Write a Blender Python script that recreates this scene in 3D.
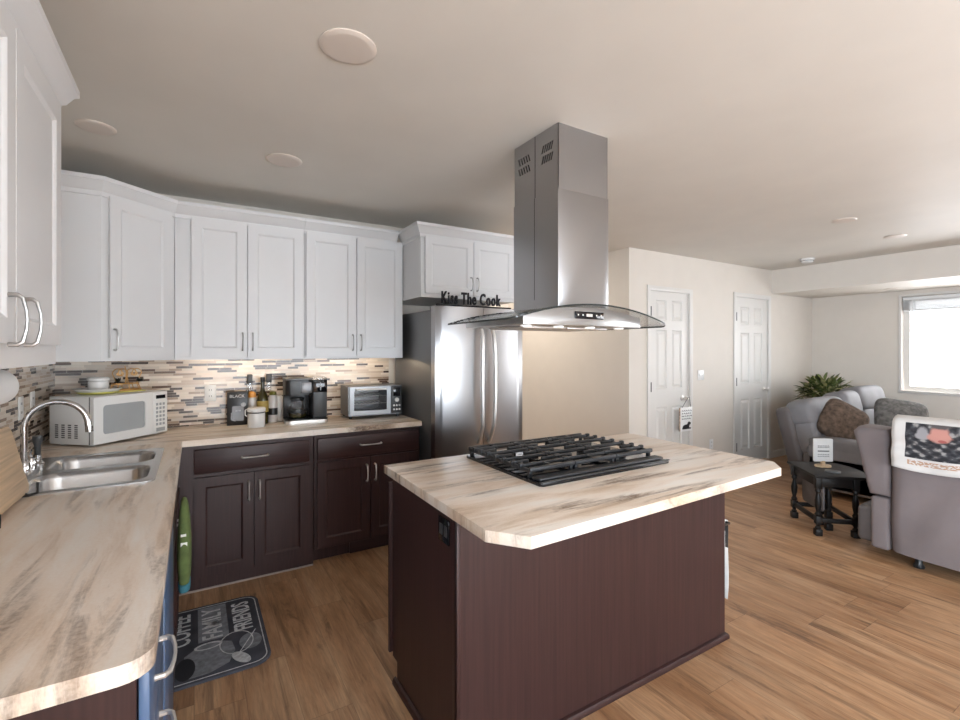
import bpy, bmesh, math, random
from mathutils import Matrix, Vector
random.seed(7)
for o in list(bpy.data.objects): bpy.data.objects.remove(o)
SC = bpy.context.scene
COL = SC.collection
PI = math.pi
R = math.radians

# ------------------------------------------------------------ camera, world, lights, exposure
cam = bpy.data.cameras.new('camera'); cam_o = bpy.data.objects.new('camera', cam); COL.objects.link(cam_o)
cam.sensor_width = 36; cam.lens = 472/960*36; cam.shift_y = -10/960; cam.clip_start = .02
cam_o.location = (0, 0, 1.45); cam_o.rotation_euler = (PI/2, 0, -math.atan2(286, 472))
SC.camera = cam_o
SC.view_settings.view_transform = 'Standard'; SC.view_settings.look = 'None'
SC.view_settings.exposure = 0.45; SC.view_settings.gamma = 1; SC.view_settings.use_curve_mapping = False
W = bpy.data.worlds.new('sky'); SC.world = W; W.use_nodes = True
W.node_tree.nodes['Background'].inputs[0].default_value = (.86, .93, 1, 1)
W.node_tree.nodes['Background'].inputs[1].default_value = 1.6

def area(name, loc, rot, sx, sy, power, col):
    l = bpy.data.lights.new(name, 'AREA'); l.shape = 'RECTANGLE'; l.size = sx; l.size_y = sy
    l.energy = power; l.color = col
    o = bpy.data.objects.new(name, l); o.location = loc; o.rotation_euler = rot; COL.objects.link(o); return o
# daylight through the patio doors and windows (each light stands outside its glass)
area('daylight_patio', (1.75, -4.05, 1.05), (PI/2+R(26), 0, 0), 3.6, 2.0, 222, (.84, .92, 1))
area('daylight_far_window', (8.05, 1.6, 1.5), (PI/2+R(8), 0, PI/2), 1.5, 1.15, 48, (.97, .98, 1))
area('daylight_living_window', (8.05, -1.7, 1.45), (PI/2+R(8), 0, PI/2), 1.9, 1.2, 55, (.97, .98, 1))
area('daylight_dining_window', (-1.2, -1.6, 1.5), (PI/2+R(20), 0, -PI/2), 1.7, 1.1, 300, (.72, .86, 1))
sun = bpy.data.lights.new('sun', 'SUN'); sun.energy = 46; sun.color = (1, .97, .92); sun.angle = .01
sun_o = bpy.data.objects.new('sun', sun); sun_o.rotation_euler = (R(42), 0, R(4)); COL.objects.link(sun_o)
area('hall_fill_lamp', (3.1, 4.85, 2.50), (0, 0, 0), 1.2, 1.2, 17, (1, .93, .84))  # unseen lamp added to warm and brighten the hall wall

# ------------------------------------------------------------ helpers
MW = {}
def thing(name, label, cat, loc=(0, 0, 0), rotz=0, group=None):
    o = bpy.data.objects.new(name, None); COL.objects.link(o); o.empty_display_size = .1
    o.location = loc; o.rotation_euler = (0, 0, rotz); o['label'] = label; o['category'] = cat
    if group: o['group'] = group
    MW[o.name] = Matrix.Translation(loc) @ Matrix.Rotation(rotz, 4, 'Z')
    return o
def tag(o, label, cat, group=None):
    o['label'] = label; o['category'] = cat
    if group: o['group'] = group
    return o
def obj(name, bm, m, parent=None, smooth=True, ang=35, world=False, label=None):
    """link a bmesh as one mesh object; world=True: the mesh is in world coordinates and is moved into its thing's own"""
    if parent is not None:
        M = MW[parent.name]
        if world: bm.transform(M.inverted())
    bmesh.ops.recalc_face_normals(bm, faces=bm.faces[:])
    if smooth:
        a = R(ang)
        for f in bm.faces: f.smooth = True
        for e in bm.edges:
            if len(e.link_faces) == 2 and e.calc_face_angle(0) > a: e.smooth = False
    me = bpy.data.meshes.new(name); bm.to_mesh(me); bm.free()
    for x in (m if isinstance(m, (list, tuple)) else [m]): me.materials.append(x)
    o = bpy.data.objects.new(name, me); COL.objects.link(o)
    if parent is not None:
        o.parent = parent; MW[o.name] = MW[parent.name]
    else: MW[o.name] = Matrix.Identity(4)
    if label: o['label'] = label
    return o
def struct(name, bm, m, parent=None, **k):
    o = obj(name, bm, m, parent, **k)
    if parent is None: o['kind'] = 'structure'
    return o
def base_at(o, loc):
    """put a single-mesh thing's origin at its base"""
    o.data.transform(Matrix.Translation(-Vector(loc))); o.location = loc; return o
def B(): return bmesh.new()
def xf(bm, verts, M):
    if M is not None: bmesh.ops.transform(bm, matrix=M, verts=verts)
def box(bm, a, b, bev=0, seg=2, M=None):
    r = bmesh.ops.create_cube(bm, size=1); vs = r['verts']
    c = [(a[i]+b[i])/2 for i in range(3)]; s = [abs(b[i]-a[i]) for i in range(3)]
    for v in vs: v.co = Vector((c[0]+v.co.x*s[0], c[1]+v.co.y*s[1], c[2]+v.co.z*s[2]))
    if bev:
        es = list({e for v in vs for e in v.link_edges})
        r2 = bmesh.ops.bevel(bm, geom=es, offset=min(bev, min(s)*.49), segments=seg, affect='EDGES', profile=.5)
        vs = list({v for f in r2['faces'] for v in f.verts} | {v for v in vs if v.is_valid})
    xf(bm, vs, M); return vs
def cyl(bm, p0, p1, r, r2=None, seg=20, caps=True):
    p0 = Vector(p0); p1 = Vector(p1); d = p1-p0
    res = bmesh.ops.create_cone(bm, cap_ends=caps, segments=seg, radius1=r, radius2=r if r2 is None else r2, depth=d.length)
    M = Matrix.Translation((p0+p1)/2) @ d.to_track_quat('Z', 'Y').to_matrix().to_4x4()
    xf(bm, res['verts'], M); return res['verts']
def tube(bm, pts, r, seg=10, closed=False):
    pts = [Vector(p) for p in pts]; n = len(pts); rings = []
    up = Vector((.123, .34, .93)).normalized()
    rr = r if isinstance(r, (list, tuple)) else [r]*n
    prev = None
    for i, p in enumerate(pts):
        a = pts[i-1] if (i > 0 or closed) else p
        b = pts[(i+1) % n] if (i < n-1 or closed) else p
        t = (b-a).normalized()
        if prev is None: x = t.cross(up)
        else: x = prev - t*prev.dot(t)
        if x.length < 1e-6: x = t.orthogonal()
        x.normalize(); prev = x; y = t.cross(x)
        rings.append([bm.verts.new(p+(x*math.cos(2*PI*k/seg)+y*math.sin(2*PI*k/seg))*rr[i]) for k in range(seg)])
    m = n if closed else n-1
    for i in range(m):
        A, Bq = rings[i], rings[(i+1) % n]
        for k in range(seg): bm.faces.new((A[k], A[(k+1) % seg], Bq[(k+1) % seg], Bq[k]))
    if not closed:
        bm.faces.new(rings[0][::-1]); bm.faces.new(rings[-1])
def lathe(bm, prof, c=(0, 0, 0), seg=28, M=None):
    c = Vector(c); rings = []; new = []
    for r, z in prof:
        if r < 1e-5: ring = [bm.verts.new(c+Vector((0, 0, z)))]
        else: ring = [bm.verts.new(c+Vector((r*math.cos(2*PI*k/seg), r*math.sin(2*PI*k/seg), z))) for k in range(seg)]
        rings.append(ring); new += ring
    for A, Q in zip(rings, rings[1:]):
        for k in range(seg):
            a, b = A[k % len(A)], A[(k+1) % len(A)]; c2, d = Q[(k+1) % len(Q)], Q[k % len(Q)]
            f = []
            for v in (a, b, c2, d):
                if v not in f: f.append(v)
            if len(f) > 2: bm.faces.new(f)
    for ring in (rings[0], rings[-1]):
        if len(ring) > 2: bm.faces.new(ring)
    xf(bm, new, M)
def prism(bm, poly, h0, h1, mp=lambda u, v, n: (u, v, n), bev=0, seg=2):
    a = [bm.verts.new(mp(u, v, h0)) for u, v in poly]; b = [bm.verts.new(mp(u, v, h1)) for u, v in poly]
    n = len(poly); fs = [bm.faces.new(a[::-1]), bm.faces.new(b)]
    for i in range(n): fs.append(bm.faces.new((a[i], a[(i+1) % n], b[(i+1) % n], b[i])))
    if bev:
        es = list({e for f in fs[:2] for e in f.edges})
        bmesh.ops.bevel(bm, geom=es, offset=bev, segments=seg, affect='EDGES', profile=.5)
XZ = lambda u, v, n: (u, n, v)
YZ = lambda u, v, n: (n, u, v)
def plate(bm, outer, holes, h0, h1, mp=lambda u, v, n: (u, v, n)):
    """slab with holes: flat outlines filled, walls joined"""
    loops = [outer]+holes
    for h in (h0, h1):
        es = []
        for lp in loops:
            vs = [bm.verts.new(mp(u, v, h)) for u, v in lp]
            es += [bm.edges.new((vs[i], vs[(i+1) % len(vs)])) for i in range(len(vs))]
        bmesh.ops.triangle_fill(bm, use_beauty=True, use_dissolve=False, edges=es)
    for lp in loops:
        n = len(lp)
        for i in range(n):
            p, q = lp[i], lp[(i+1) % n]
            bm.faces.new([bm.verts.new(mp(*w)) for w in ((p[0], p[1], h0), (q[0], q[1], h0), (q[0], q[1], h1), (p[0], p[1], h1))])
    bmesh.ops.remove_doubles(bm, verts=bm.verts[:], dist=1e-5)
def rrect(x0, y0, x1, y1, r, n=5):
    p = []
    for cx, cy, a0 in ((x1-r, y1-r, 0), (x0+r, y1-r, 90), (x0+r, y0+r, 180), (x1-r, y0+r, 270)):
        for k in range(n+1):
            a = R(a0+90*k/n); p.append((cx+r*math.cos(a), cy+r*math.sin(a)))
    return p
def rect(x0, y0, x1, y1): return [(x0, y0), (x1, y0), (x1, y1), (x0, y1)]
def sq(bm, c, h, e1=.4, e2=.4, nu=32, nv=18, M=None, warp=None):
    """superellipsoid: a stuffed cushion"""
    def p(a, e): return math.copysign(abs(a)**e, a)
    new = []; rows = []
    for j in range(nv+1):
        v = -PI/2+PI*j/nv; row = []
        for i in range(nu):
            u = 2*PI*i/nu
            q = Vector((h[0]*p(math.cos(v), e1)*p(math.cos(u), e2), h[1]*p(math.cos(v), e1)*p(math.sin(u), e2), h[2]*p(math.sin(v), e1)))
            if warp: q = warp(q)
            row.append(bm.verts.new(q+Vector(c)))
            if j in (0, nv): break
        rows.append(row); new += row
    for j in range(nv):
        A, Q = rows[j], rows[j+1]
        for i in range(nu):
            f = []
            for v in (A[i % len(A)], A[(i+1) % len(A)], Q[(i+1) % len(Q)], Q[i % len(Q)]):
                if v not in f: f.append(v)
            if len(f) > 2: bm.faces.new(f)
    xf(bm, new, M)
def sweep(bm, path, prof, closed=False):
    """profile (out, z) carried along a path in plan, mitred; 'out' is to the right of the walking direction"""
    n = len(path); rings = []
    P = [Vector(p) for p in path]
    for i in range(n):
        dirs = []
        if i > 0 or closed: dirs.append((P[i]-P[i-1]).normalized())
        if i < n-1 or closed: dirs.append((P[(i+1) % n]-P[i]).normalized())
        ns = [Vector((d.y, -d.x)) for d in dirs]
        nn = sum(ns, Vector((0, 0)))/len(ns); nn = nn/nn.length_squared
        rings.append([bm.verts.new((P[i].x+nn.x*o, P[i].y+nn.y*o, z)) for o, z in prof])
    for i in range(n if closed else n-1):
        A, Q = rings[i], rings[(i+1) % n]; m = len(prof)
        for k in range(m): bm.faces.new((A[k], A[(k+1) % m], Q[(k+1) % m], Q[k]))
    if not closed: bm.faces.new(rings[0]); bm.faces.new(rings[-1][::-1])
def text(bm, s, size, M, depth=.001, sx=1, align='CENTER', bold=0, space=1):
    c = bpy.data.curves.new('t', 'FONT'); c.body = s; c.size = size; c.extrude = depth; c.align_x = align; c.align_y = 'CENTER'
    c.offset = bold; c.space_character = space; c.resolution_u = 3
    o = bpy.data.objects.new('t', c); COL.objects.link(o)
    dg = bpy.context.evaluated_depsgraph_get(); dg.update()
    me = bpy.data.meshes.new_from_object(o.evaluated_get(dg))
    me.transform(M @ Matrix.Diagonal((sx, 1, 1, 1))); bm.from_mesh(me)
    bpy.data.objects.remove(o); bpy.data.curves.remove(c); bpy.data.meshes.remove(me)
def TR(loc, rz=0, rx=0, ry=0):
    return Matrix.Translation(loc) @ Matrix.Rotation(rz, 4, 'Z') @ Matrix.Rotation(ry, 4, 'Y') @ Matrix.Rotation(rx, 4, 'X')

# ------------------------------------------------------------ materials
class N:
    def __init__(s, m): s.t = m.node_tree; s.l = s.t.links
    def n(s, typ, props=None, **ins):
        x = s.t.nodes.new(typ)
        for k, v in (props or {}).items(): setattr(x, k, v)
        for k, v in ins.items():
            key = int(k[1:]) if k[0] == 'i' and k[1:].isdigit() else k.replace('_', ' ')
            s.set(x.inputs[key], v)
        return x
    def set(s, sock, v):
        if hasattr(v, 'links') or isinstance(v, bpy.types.NodeSocket): s.l.new(v, sock)
        else: sock.default_value = v
    def math(s, op, a, b=0, c=0):
        x = s.t.nodes.new('ShaderNodeMath'); x.operation = op
        for i, v in enumerate((a, b, c)): s.set(x.inputs[i], v)
        return x.outputs[0]
    def ramp(s, fac, stops, interp='LINEAR'):
        x = s.t.nodes.new('ShaderNodeValToRGB'); x.color_ramp.interpolation = interp
        e = x.color_ramp.elements
        while len(e) < len(stops): e.new(.5)
        for q, (p, c) in zip(e, stops): q.position = p; q.color = (*c, 1)
        s.set(x.inputs[0], fac); return x.outputs[0]
    def mix(s, f, a, b, blend='MIX'):
        x = s.t.nodes.new('ShaderNodeMix'); x.data_type = 'RGBA'; x.blend_type = blend
        s.set(x.inputs[0], f)
        for i, v in ((6, a), (7, b)): s.set(x.inputs[i], (*v, 1) if isinstance(v, tuple) and len(v) == 3 else v)
        return x.outputs[2]
def new(name):
    m = bpy.data.materials.new(name); m.use_nodes = True
    g = N(m); return m, g, m.node_tree.nodes['Principled BSDF']
def coords(g, scale=(1, 1, 1), rot=(0, 0, 0), out='Object'):
    tc = g.n('ShaderNodeTexCoord'); mp = g.n('ShaderNodeMapping', Vector=tc.outputs[out])
    mp.inputs['Scale'].default_value = scale; mp.inputs['Rotation'].default_value = rot
    return mp.outputs[0]
def bump(g, b, h, strength=.1, dist=.01):
    x = g.n('ShaderNodeBump', Height=h); x.inputs['Strength'].default_value = strength; x.inputs['Distance'].default_value = dist
    g.l.new(x.outputs[0], b.inputs['Normal'])
def plain(name, col, rough=.5, metal=0, var=.04, nscale=6, bmp=0, bscale=60, coat=0, emit=None, es=0, spec=None):
    m, g, b = new(name)
    v = coords(g); n = g.n('ShaderNodeTexNoise', Vector=v); n.inputs['Scale'].default_value = nscale; n.inputs['Detail'].default_value = 3
    lo = tuple(c*(1-var) for c in col); hi = tuple(min(1, c*(1+var)) for c in col)
    g.l.new(g.ramp(n.outputs[0], [(.3, lo), (.7, hi)]), b.inputs['Base Color'])
    b.inputs['Roughness'].default_value = rough; b.inputs['Metallic'].default_value = metal
    if coat: b.inputs['Coat Weight'].default_value = coat
    if spec is not None: b.inputs['Specular IOR Level'].default_value = spec
    if bmp:
        k = g.n('ShaderNodeTexNoise', Vector=v); k.inputs['Scale'].default_value = bscale; k.inputs['Detail'].default_value = 4
        bump(g, b, k.outputs[0], bmp)
    if emit: b.inputs['Emission Color'].default_value = (*emit, 1); b.inputs['Emission Strength'].default_value = es
    return m
def brushed(name, col, rough, axis, amt=.10):
    m, g, b = new(name)
    sc = [520, 520, 520]; sc[axis] = 2
    v = coords(g, tuple(sc)); n = g.n('ShaderNodeTexNoise', Vector=v); n.inputs['Scale'].default_value = 1; n.inputs['Detail'].default_value = 2
    b.inputs['Base Color'].default_value = (*col, 1); b.inputs['Metallic'].default_value = 1
    g.l.new(g.math('MULTIPLY_ADD', n.outputs[0], amt*rough*2, rough*(1-amt)), b.inputs['Roughness'])
    bump(g, b, n.outputs[0], .008, .001)
    return m
def wood_dark(name, axis, col=(.038, .0165, .0155)):
    m, g, b = new(name)
    sc = [90, 90, 90]; sc[axis] = 2.5
    n = g.n('ShaderNodeTexNoise', Vector=coords(g, tuple(sc))); n.inputs['Scale'].default_value = 1; n.inputs['Detail'].default_value = 4
    g.l.new(g.ramp(n.outputs[0], [(.25, tuple(c*.72 for c in col)), (.75, tuple(c*1.3 for c in col))]), b.inputs['Base Color'])
    b.inputs['Roughness'].default_value = .42; b.inputs['Specular IOR Level'].default_value = .4
    bump(g, b, n.outputs[0], .05, .003)
    return m
def counter_mat(name, along):
    m, g, b = new(name)
    sc = (.8, 5.5, 1) if along == 0 else (5.5, .8, 1)
    rot = (0, 0, R(7)) if along == 0 else (0, 0, R(-10))
    v = coords(g, sc, rot)
    w = g.n('ShaderNodeTexNoise', Vector=v); w.inputs['Scale'].default_value = 1.3; w.inputs['Detail'].default_value = 3
    v2 = g.n('ShaderNodeVectorMath', {'operation': 'MULTIPLY_ADD'}); g.l.new(w.outputs['Color'], v2.inputs[0]); v2.inputs[1].default_value = (.8, .8, 0); g.l.new(v, v2.inputs[2])
    n = g.n('ShaderNodeTexNoise', Vector=v2.outputs[0]); n.inputs['Scale'].default_value = 1.5; n.inputs['Detail'].default_value = 7; n.inputs['Roughness'].default_value = .62
    base = g.ramp(n.outputs[0], [(.30, (.42, .30, .20)), (.40, (.64, .50, .38)), (.50, (.78, .67, .57)), (.66, (.82, .77, .71))])
    s = g.n('ShaderNodeTexNoise', Vector=v2.outputs[0]); s.inputs['Scale'].default_value = 2.7; s.inputs['Detail'].default_value = 8; s.inputs['Roughness'].default_value = .7
    k = g.n('ShaderNodeTexNoise', Vector=v); k.inputs['Scale'].default_value = 1.5; k.inputs['Detail'].default_value = 2
    streak = g.math('MULTIPLY', g.ramp(s.outputs[0], [(.485, (0, 0, 0)), (.60, (1, 1, 1))]), g.ramp(k.outputs[0], [(.47, (0, 0, 0)), (.57, (1, 1, 1))]))
    sp = g.n('ShaderNodeTexNoise', Vector=coords(g, (1, 1, 1))); sp.inputs['Scale'].default_value = 95; sp.inputs['Detail'].default_value = 2
    c = g.mix(g.math('MULTIPLY', streak, g.math('MULTIPLY_ADD', sp.outputs[0], .85, .42 if along == 0 else .05)), base, (.13, .075, .04))
    f = g.n('ShaderNodeTexNoise', Vector=coords(g)); f.inputs['Scale'].default_value = 160; f.inputs['Detail'].default_value = 3
    c = g.mix(.3, c, g.ramp(f.outputs[0], [(.35, (.42, .42, .42)), (.65, (.62, .62, .62))]), 'OVERLAY')
    g.l.new(c, b.inputs['Base Color']); b.inputs['Roughness'].default_value = .33
    return m
def floor_mat():
    m, g, b = new('oak_plank_floor')
    tc = g.n('ShaderNodeTexCoord'); sx = g.n('ShaderNodeSeparateXYZ', Vector=tc.outputs['Object'])
    wv, L = .185, 1.25
    row = g.math('FLOOR', g.math('DIVIDE', sx.outputs[0], wv))
    rn = g.n('ShaderNodeTexWhiteNoise', {'noise_dimensions': '1D'}, W=row)
    yy = g.math('MULTIPLY_ADD', rn.outputs[0], 7.3, g.math('DIVIDE', sx.outputs[1], L))
    cell = g.math('FLOOR', yy)
    cv = g.n('ShaderNodeCombineXYZ', X=row, Y=cell); wn = g.n('ShaderNodeTexWhiteNoise', {'noise_dimensions': '3D'}, Vector=cv.outputs[0])
    off = g.n('ShaderNodeVectorMath', {'operation': 'MULTIPLY_ADD'}); g.l.new(wn.outputs['Color'], off.inputs[0]); off.inputs[1].default_value = (30, 30, 30)
    g.l.new(tc.outputs['Object'], off.inputs[2])
    def grain(sc, det, ro):
        mp = g.n('ShaderNodeMapping', Vector=off.outputs[0]); mp.inputs['Scale'].default_value = sc
        n = g.n('ShaderNodeTexNoise', Vector=mp.outputs[0]); n.inputs['Scale'].default_value = 1; n.inputs['Detail'].default_value = det; n.inputs['Roughness'].default_value = ro; n.inputs['Distortion'].default_value = .6
        return n.outputs[0]
    big = grain((7, 1.0, 1), 6, .65); fine = grain((90, 6, 1), 5, .7); knot = grain((10, 2.6, 1), 8, .72); vein = grain((24, 1.3, 1), 5, .6)
    c = g.ramp(big, [(.27, (.17, .085, .042)), (.42, (.39, .21, .105)), (.56, (.50, .30, .165)), (.74, (.59, .395, .24))])
    c = g.mix(.55, c, g.ramp(fine, [(.3, (.26, .26, .26)), (.7, (.70, .70, .70))]), 'OVERLAY')
    c = g.mix(g.math('MULTIPLY', g.ramp(knot, [(.58, (0, 0, 0)), (.70, (1, 1, 1))]), .7), c, (.085, .042, .022))
    c = g.mix(g.math('MULTIPLY', g.ramp(vein, [(.54, (0, 0, 0)), (.68, (1, 1, 1))]), .55), c, (.12, .06, .03))
    tone = g.ramp(wn.outputs[0], [(0, (.82, .80, .79)), (1, (1.0, 1.0, 1.0))])
    c = g.mix(1, c, tone, 'MULTIPLY')
    fx = g.math('FRACT', g.math('DIVIDE', sx.outputs[0], wv)); fy = g.math('FRACT', yy)
    gap = g.math('MAXIMUM', g.math('LESS_THAN', fx, .012), g.math('LESS_THAN', fy, .0022))
    c = g.mix(g.math('MULTIPLY', gap, .45), c, (.06, .035, .02))
    g.l.new(c, b.inputs['Base Color'])
    g.l.new(g.math('MULTIPLY_ADD', fine, .15, .36), b.inputs['Roughness'])
    bump(g, b, g.math('SUBTRACT', fine, gap), .06, .002)
    return m
def tile_mat(name, axis):
    """thin mosaic strips of mixed length in cream, tan and dark brown glass; axis = the horizontal one"""
    m, g, b = new(name)
    tc = g.n('ShaderNodeTexCoord'); s = g.n('ShaderNodeSeparateXYZ', Vector=tc.outputs['Object'])
    u = s.outputs[axis]; z = s.outputs[2]; h = .0165
    rowf = g.math('DIVIDE', z, h); row = g.math('FLOOR', rowf)
    r1 = g.n('ShaderNodeTexWhiteNoise', {'noise_dimensions': '1D'}, W=row).outputs[0]
    Lr = g.math('MULTIPLY_ADD', r1, .075, .065)
    uf = g.math('ADD', g.math('DIVIDE', u, Lr), g.math('MULTIPLY', r1, 37.7))
    cell = g.math('FLOOR', uf)
    cv = g.n('ShaderNodeCombineXYZ', X=cell, Y=row, Z=3.3)
    w = g.n('ShaderNodeTexWhiteNoise', {'noise_dimensions': '3D'}, Vector=cv.outputs[0])
    col = g.ramp(w.outputs[0], [(0, (.62, .51, .41)), (.16, (.50, .39, .30)), (.30, (.68, .58, .48)), (.46, (.56, .48, .40)), (.56, (.74, .65, .55)), (.69, (.32, .23, .17)), (.75, (.040, .022, .016)), (.93, (.11, .065, .045))], 'CONSTANT')
    fz = g.math('FRACT', rowf); fu = g.math('MULTIPLY', g.math('FRACT', uf), Lr)
    gr = g.math('MAXIMUM', g.math('LESS_THAN', fz, .10), g.math('LESS_THAN', fu, .0018))
    c = g.mix(gr, col, (.55, .47, .39))
    g.l.new(c, b.inputs['Base Color'])
    g.l.new(g.math('MULTIPLY_ADD', gr, .5, .18), b.inputs['Roughness'])
    bump(g, b, g.math('SUBTRACT', 1, gr), .25, .002)
    return m
def glass_mat(name, tint=(1, 1, 1), op=.04, rough=.02):
    m = bpy.data.materials.new(name); m.use_nodes = True; g = N(m); t = m.node_tree
    for x in list(t.nodes): t.nodes.remove(x)
    out = g.n('ShaderNodeOutputMaterial'); tr = g.n('ShaderNodeBsdfTransparent'); tr.inputs[0].default_value = (*tint, 1)
    gl = g.n('ShaderNodeBsdfGlossy'); gl.inputs['Roughness'].default_value = rough
    fr = g.n('ShaderNodeFresnel'); fr.inputs[0].default_value = 1.45
    mx = g.n('ShaderNodeMixShader'); g.l.new(g.math('MULTIPLY_ADD', fr.outputs[0], .45, op), mx.inputs[0]); g.l.new(tr.outputs[0], mx.inputs[1]); g.l.new(gl.outputs[0], mx.inputs[2])
    g.l.new(mx.outputs[0], out.inputs[0]); return m

M = {}
M['white_cab'] = plain('white_painted_wood', (.66, .66, .665), .38, var=.01)
M['trim'] = plain('white_trim_paint', (.66, .64, .61), .4, var=.01)
M['wall'] = plain('warm_white_wall_paint', (.665, .615, .555), .6, var=.015, bmp=.03, bscale=120)
M['ceil'] = plain('beige_skim_ceiling', (.665, .635, .585), .55, var=.03, nscale=2.2, bmp=.10, bscale=7, spec=.2)
M['floor'] = floor_mat()
M['espV'] = wood_dark('espresso_wood_upright', 2); M['espX'] = wood_dark('espresso_wood_level', 0); M['espY'] = wood_dark('espresso_wood_level_side', 1)
M['ctrX'] = counter_mat('streaked_laminate_back', 0); M['ctrY'] = counter_mat('streaked_laminate_side', 1)
M['tileX'] = tile_mat('strip_mosaic_back', 0); M['tileY'] = tile_mat('strip_mosaic_side', 1)
M['steelZ'] = brushed('brushed_steel_upright', (.42, .42, .43), .29, 2)
M['steelX'] = brushed('brushed_steel_level', (.45, .45, .45), .30, 0)
M['sink'] = plain('sink_steel', (.56, .57, .585), .27, metal=1, var=.02)
M['steelM'] = plain('satin_steel', (.36, .365, .37), .42, metal=1, var=.05)
M['steel_side'] = plain('grey_enamel_steel', (.20, .20, .205), .38, metal=.7, var=.03)
M['nickel'] = plain('brushed_nickel', (.74, .72, .69), .42, metal=.75, var=.02)
M['satin'] = plain('satin_nickel', (.42, .415, .41), .36, metal=1, var=.02)
M['chrome'] = plain('chrome', (.62, .62, .63), .12, metal=1, var=.01)
M['blue'] = plain('sky_reflection_front', (.09, .15, .27), .3, var=.03)  # blue sky reflection put into the base colour of the fronts
M['iron'] = plain('cast_iron', (.02, .021, .024), .42, var=.1, bmp=.05)
M['black'] = plain('black_plastic', (.012, .012, .013), .35, var=.05)
M['blackg'] = plain('black_gloss', (.008, .008, .01), .08, var=.02)
M['dkgrey'] = plain('dark_grey_plastic', (.05, .052, .055), .4, var=.05)
M['whitep'] = plain('white_plastic', (.76, .76, .75), .3, var=.01)
M['whitec'] = plain('white_glazed_ceramic', (.78, .77, .75), .15, var=.01)
M['greyp'] = plain('pale_grey_window', (.36, .38, .39), .2, var=.04)
M['yellow'] = plain('yellow_green_glaze', (.62, .58, .13), .3, var=.06)
M['gold'] = plain('gilt_wire', (.62, .36, .13), .3, metal=.8, var=.05)
M['leafdk'] = plain('dark_leaf', (.03, .028, .015), .5, var=.3)
M['maple'] = wood_dark('pale_maple', 1, (.56, .40, .25)); M['maple'].node_tree.nodes['Principled BSDF'].inputs['Roughness'].default_value = .5
M['paper'] = plain('paper', (.74, .74, .74), .8, var=.03, bmp=.05)
M['glass'] = glass_mat('clear_glass'); M['hoodglass'] = glass_mat('hood_glass', (.95, .96, .96), .05)
M['edge'] = plain('dark_glass_edge', (.03, .035, .035), .15)
M['oil'] = plain('dark_olive_glass', (.035, .028, .006), .06, var=.05)
M['label_y'] = plain('ochre_label', (.42, .30, .08), .6, var=.15, nscale=40)
M['orange'] = plain('orange_cap', (.75, .32, .06), .4)
M['olive'] = plain('olive_cap', (.16, .15, .02), .4)
M['frosty'] = plain('frosted_bottle', (.62, .58, .55), .3, var=.05)
M['taupe'] = plain('mauve_grey_suede', (.185, .155, .155), .85, var=.10, nscale=3.5, bmp=.15, bscale=25)
M['sofagrey'] = plain('grey_leatherette', (.205, .20, .21), .68, var=.10, nscale=5, bmp=.1, bscale=14)
M['sofaside'] = plain('dark_taupe_leatherette', (.105, .092, .09), .55, var=.1, nscale=5, bmp=.08)
M['blackwood'] = wood_dark('black_stained_wood', 2, (.010, .008, .007)); M['blackwood'].node_tree.nodes['Principled BSDF'].inputs['Specular IOR Level'].default_value = .22
M['fur'] = plain('brown_plush', (.105, .072, .052), .95, var=.5, nscale=26, bmp=.9, bscale=45)
M['fur2'] = plain('grey_plush', (.15, .145, .138), .95, var=.4, nscale=26, bmp=.9, bscale=45)
M['green'] = plain('green_mitt_cloth', (.105, .145, .045), .9, var=.2, nscale=30, bmp=.2)
M['teal'] = plain('teal_hem', (.04, .17, .22), .8)
M['leaf'] = plain('variegated_leaf', (.10, .13, .035), .5, var=.7, nscale=8)
M['leaf2'] = plain('pale_leaf', (.36, .34, .15), .5, var=.4, nscale=8)
M['pot'] = plain('dark_brown_planter', (.05, .04, .03), .6)
M['blind'] = plain('white_blind', (.72, .72, .72), .5)
M['led'] = plain('lit_lamp', (.9, .9, .9), .4, emit=(1, .97, .92), es=.5)
M['ledwarm'] = plain('lit_warm_bar', (.9, .85, .75), .4, emit=(1, .80, .56), es=9)
M['diffuser'] = plain('unlit_lamp_lens', (.58, .52, .47), .35, var=.01)
M['shoe'] = plain('worn_shoe_strip', (.30, .24, .21), .5)
M['lampring'] = plain('lamp_ring_paint', (.64, .57, .51), .4, var=.01)
M['darkvoid'] = plain('dark_recess', (.012, .009, .008), .8)
M['pink'] = plain('skin_tone_print', (.62, .33, .28), .8, var=.2, nscale=30)
M['matgrey'] = plain('charcoal_mat', (.055, .058, .075), .85, var=.25, nscale=14)
M['matmid'] = plain('grey_print', (.19, .20, .225), .85, var=.3, nscale=40)
M['matlite'] = plain('pale_grey_print', (.50, .51, .53), .85, var=.25, nscale=60)
M['matdark'] = plain('black_print', (.015, .015, .02), .85)
M['tan'] = plain('tan_print', (.52, .37, .27), .85, var=.5, nscale=60)
M['cotton'] = plain('white_throw_cloth', (.66, .64, .62), .9, var=.05, nscale=30, bmp=.1)

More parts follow.
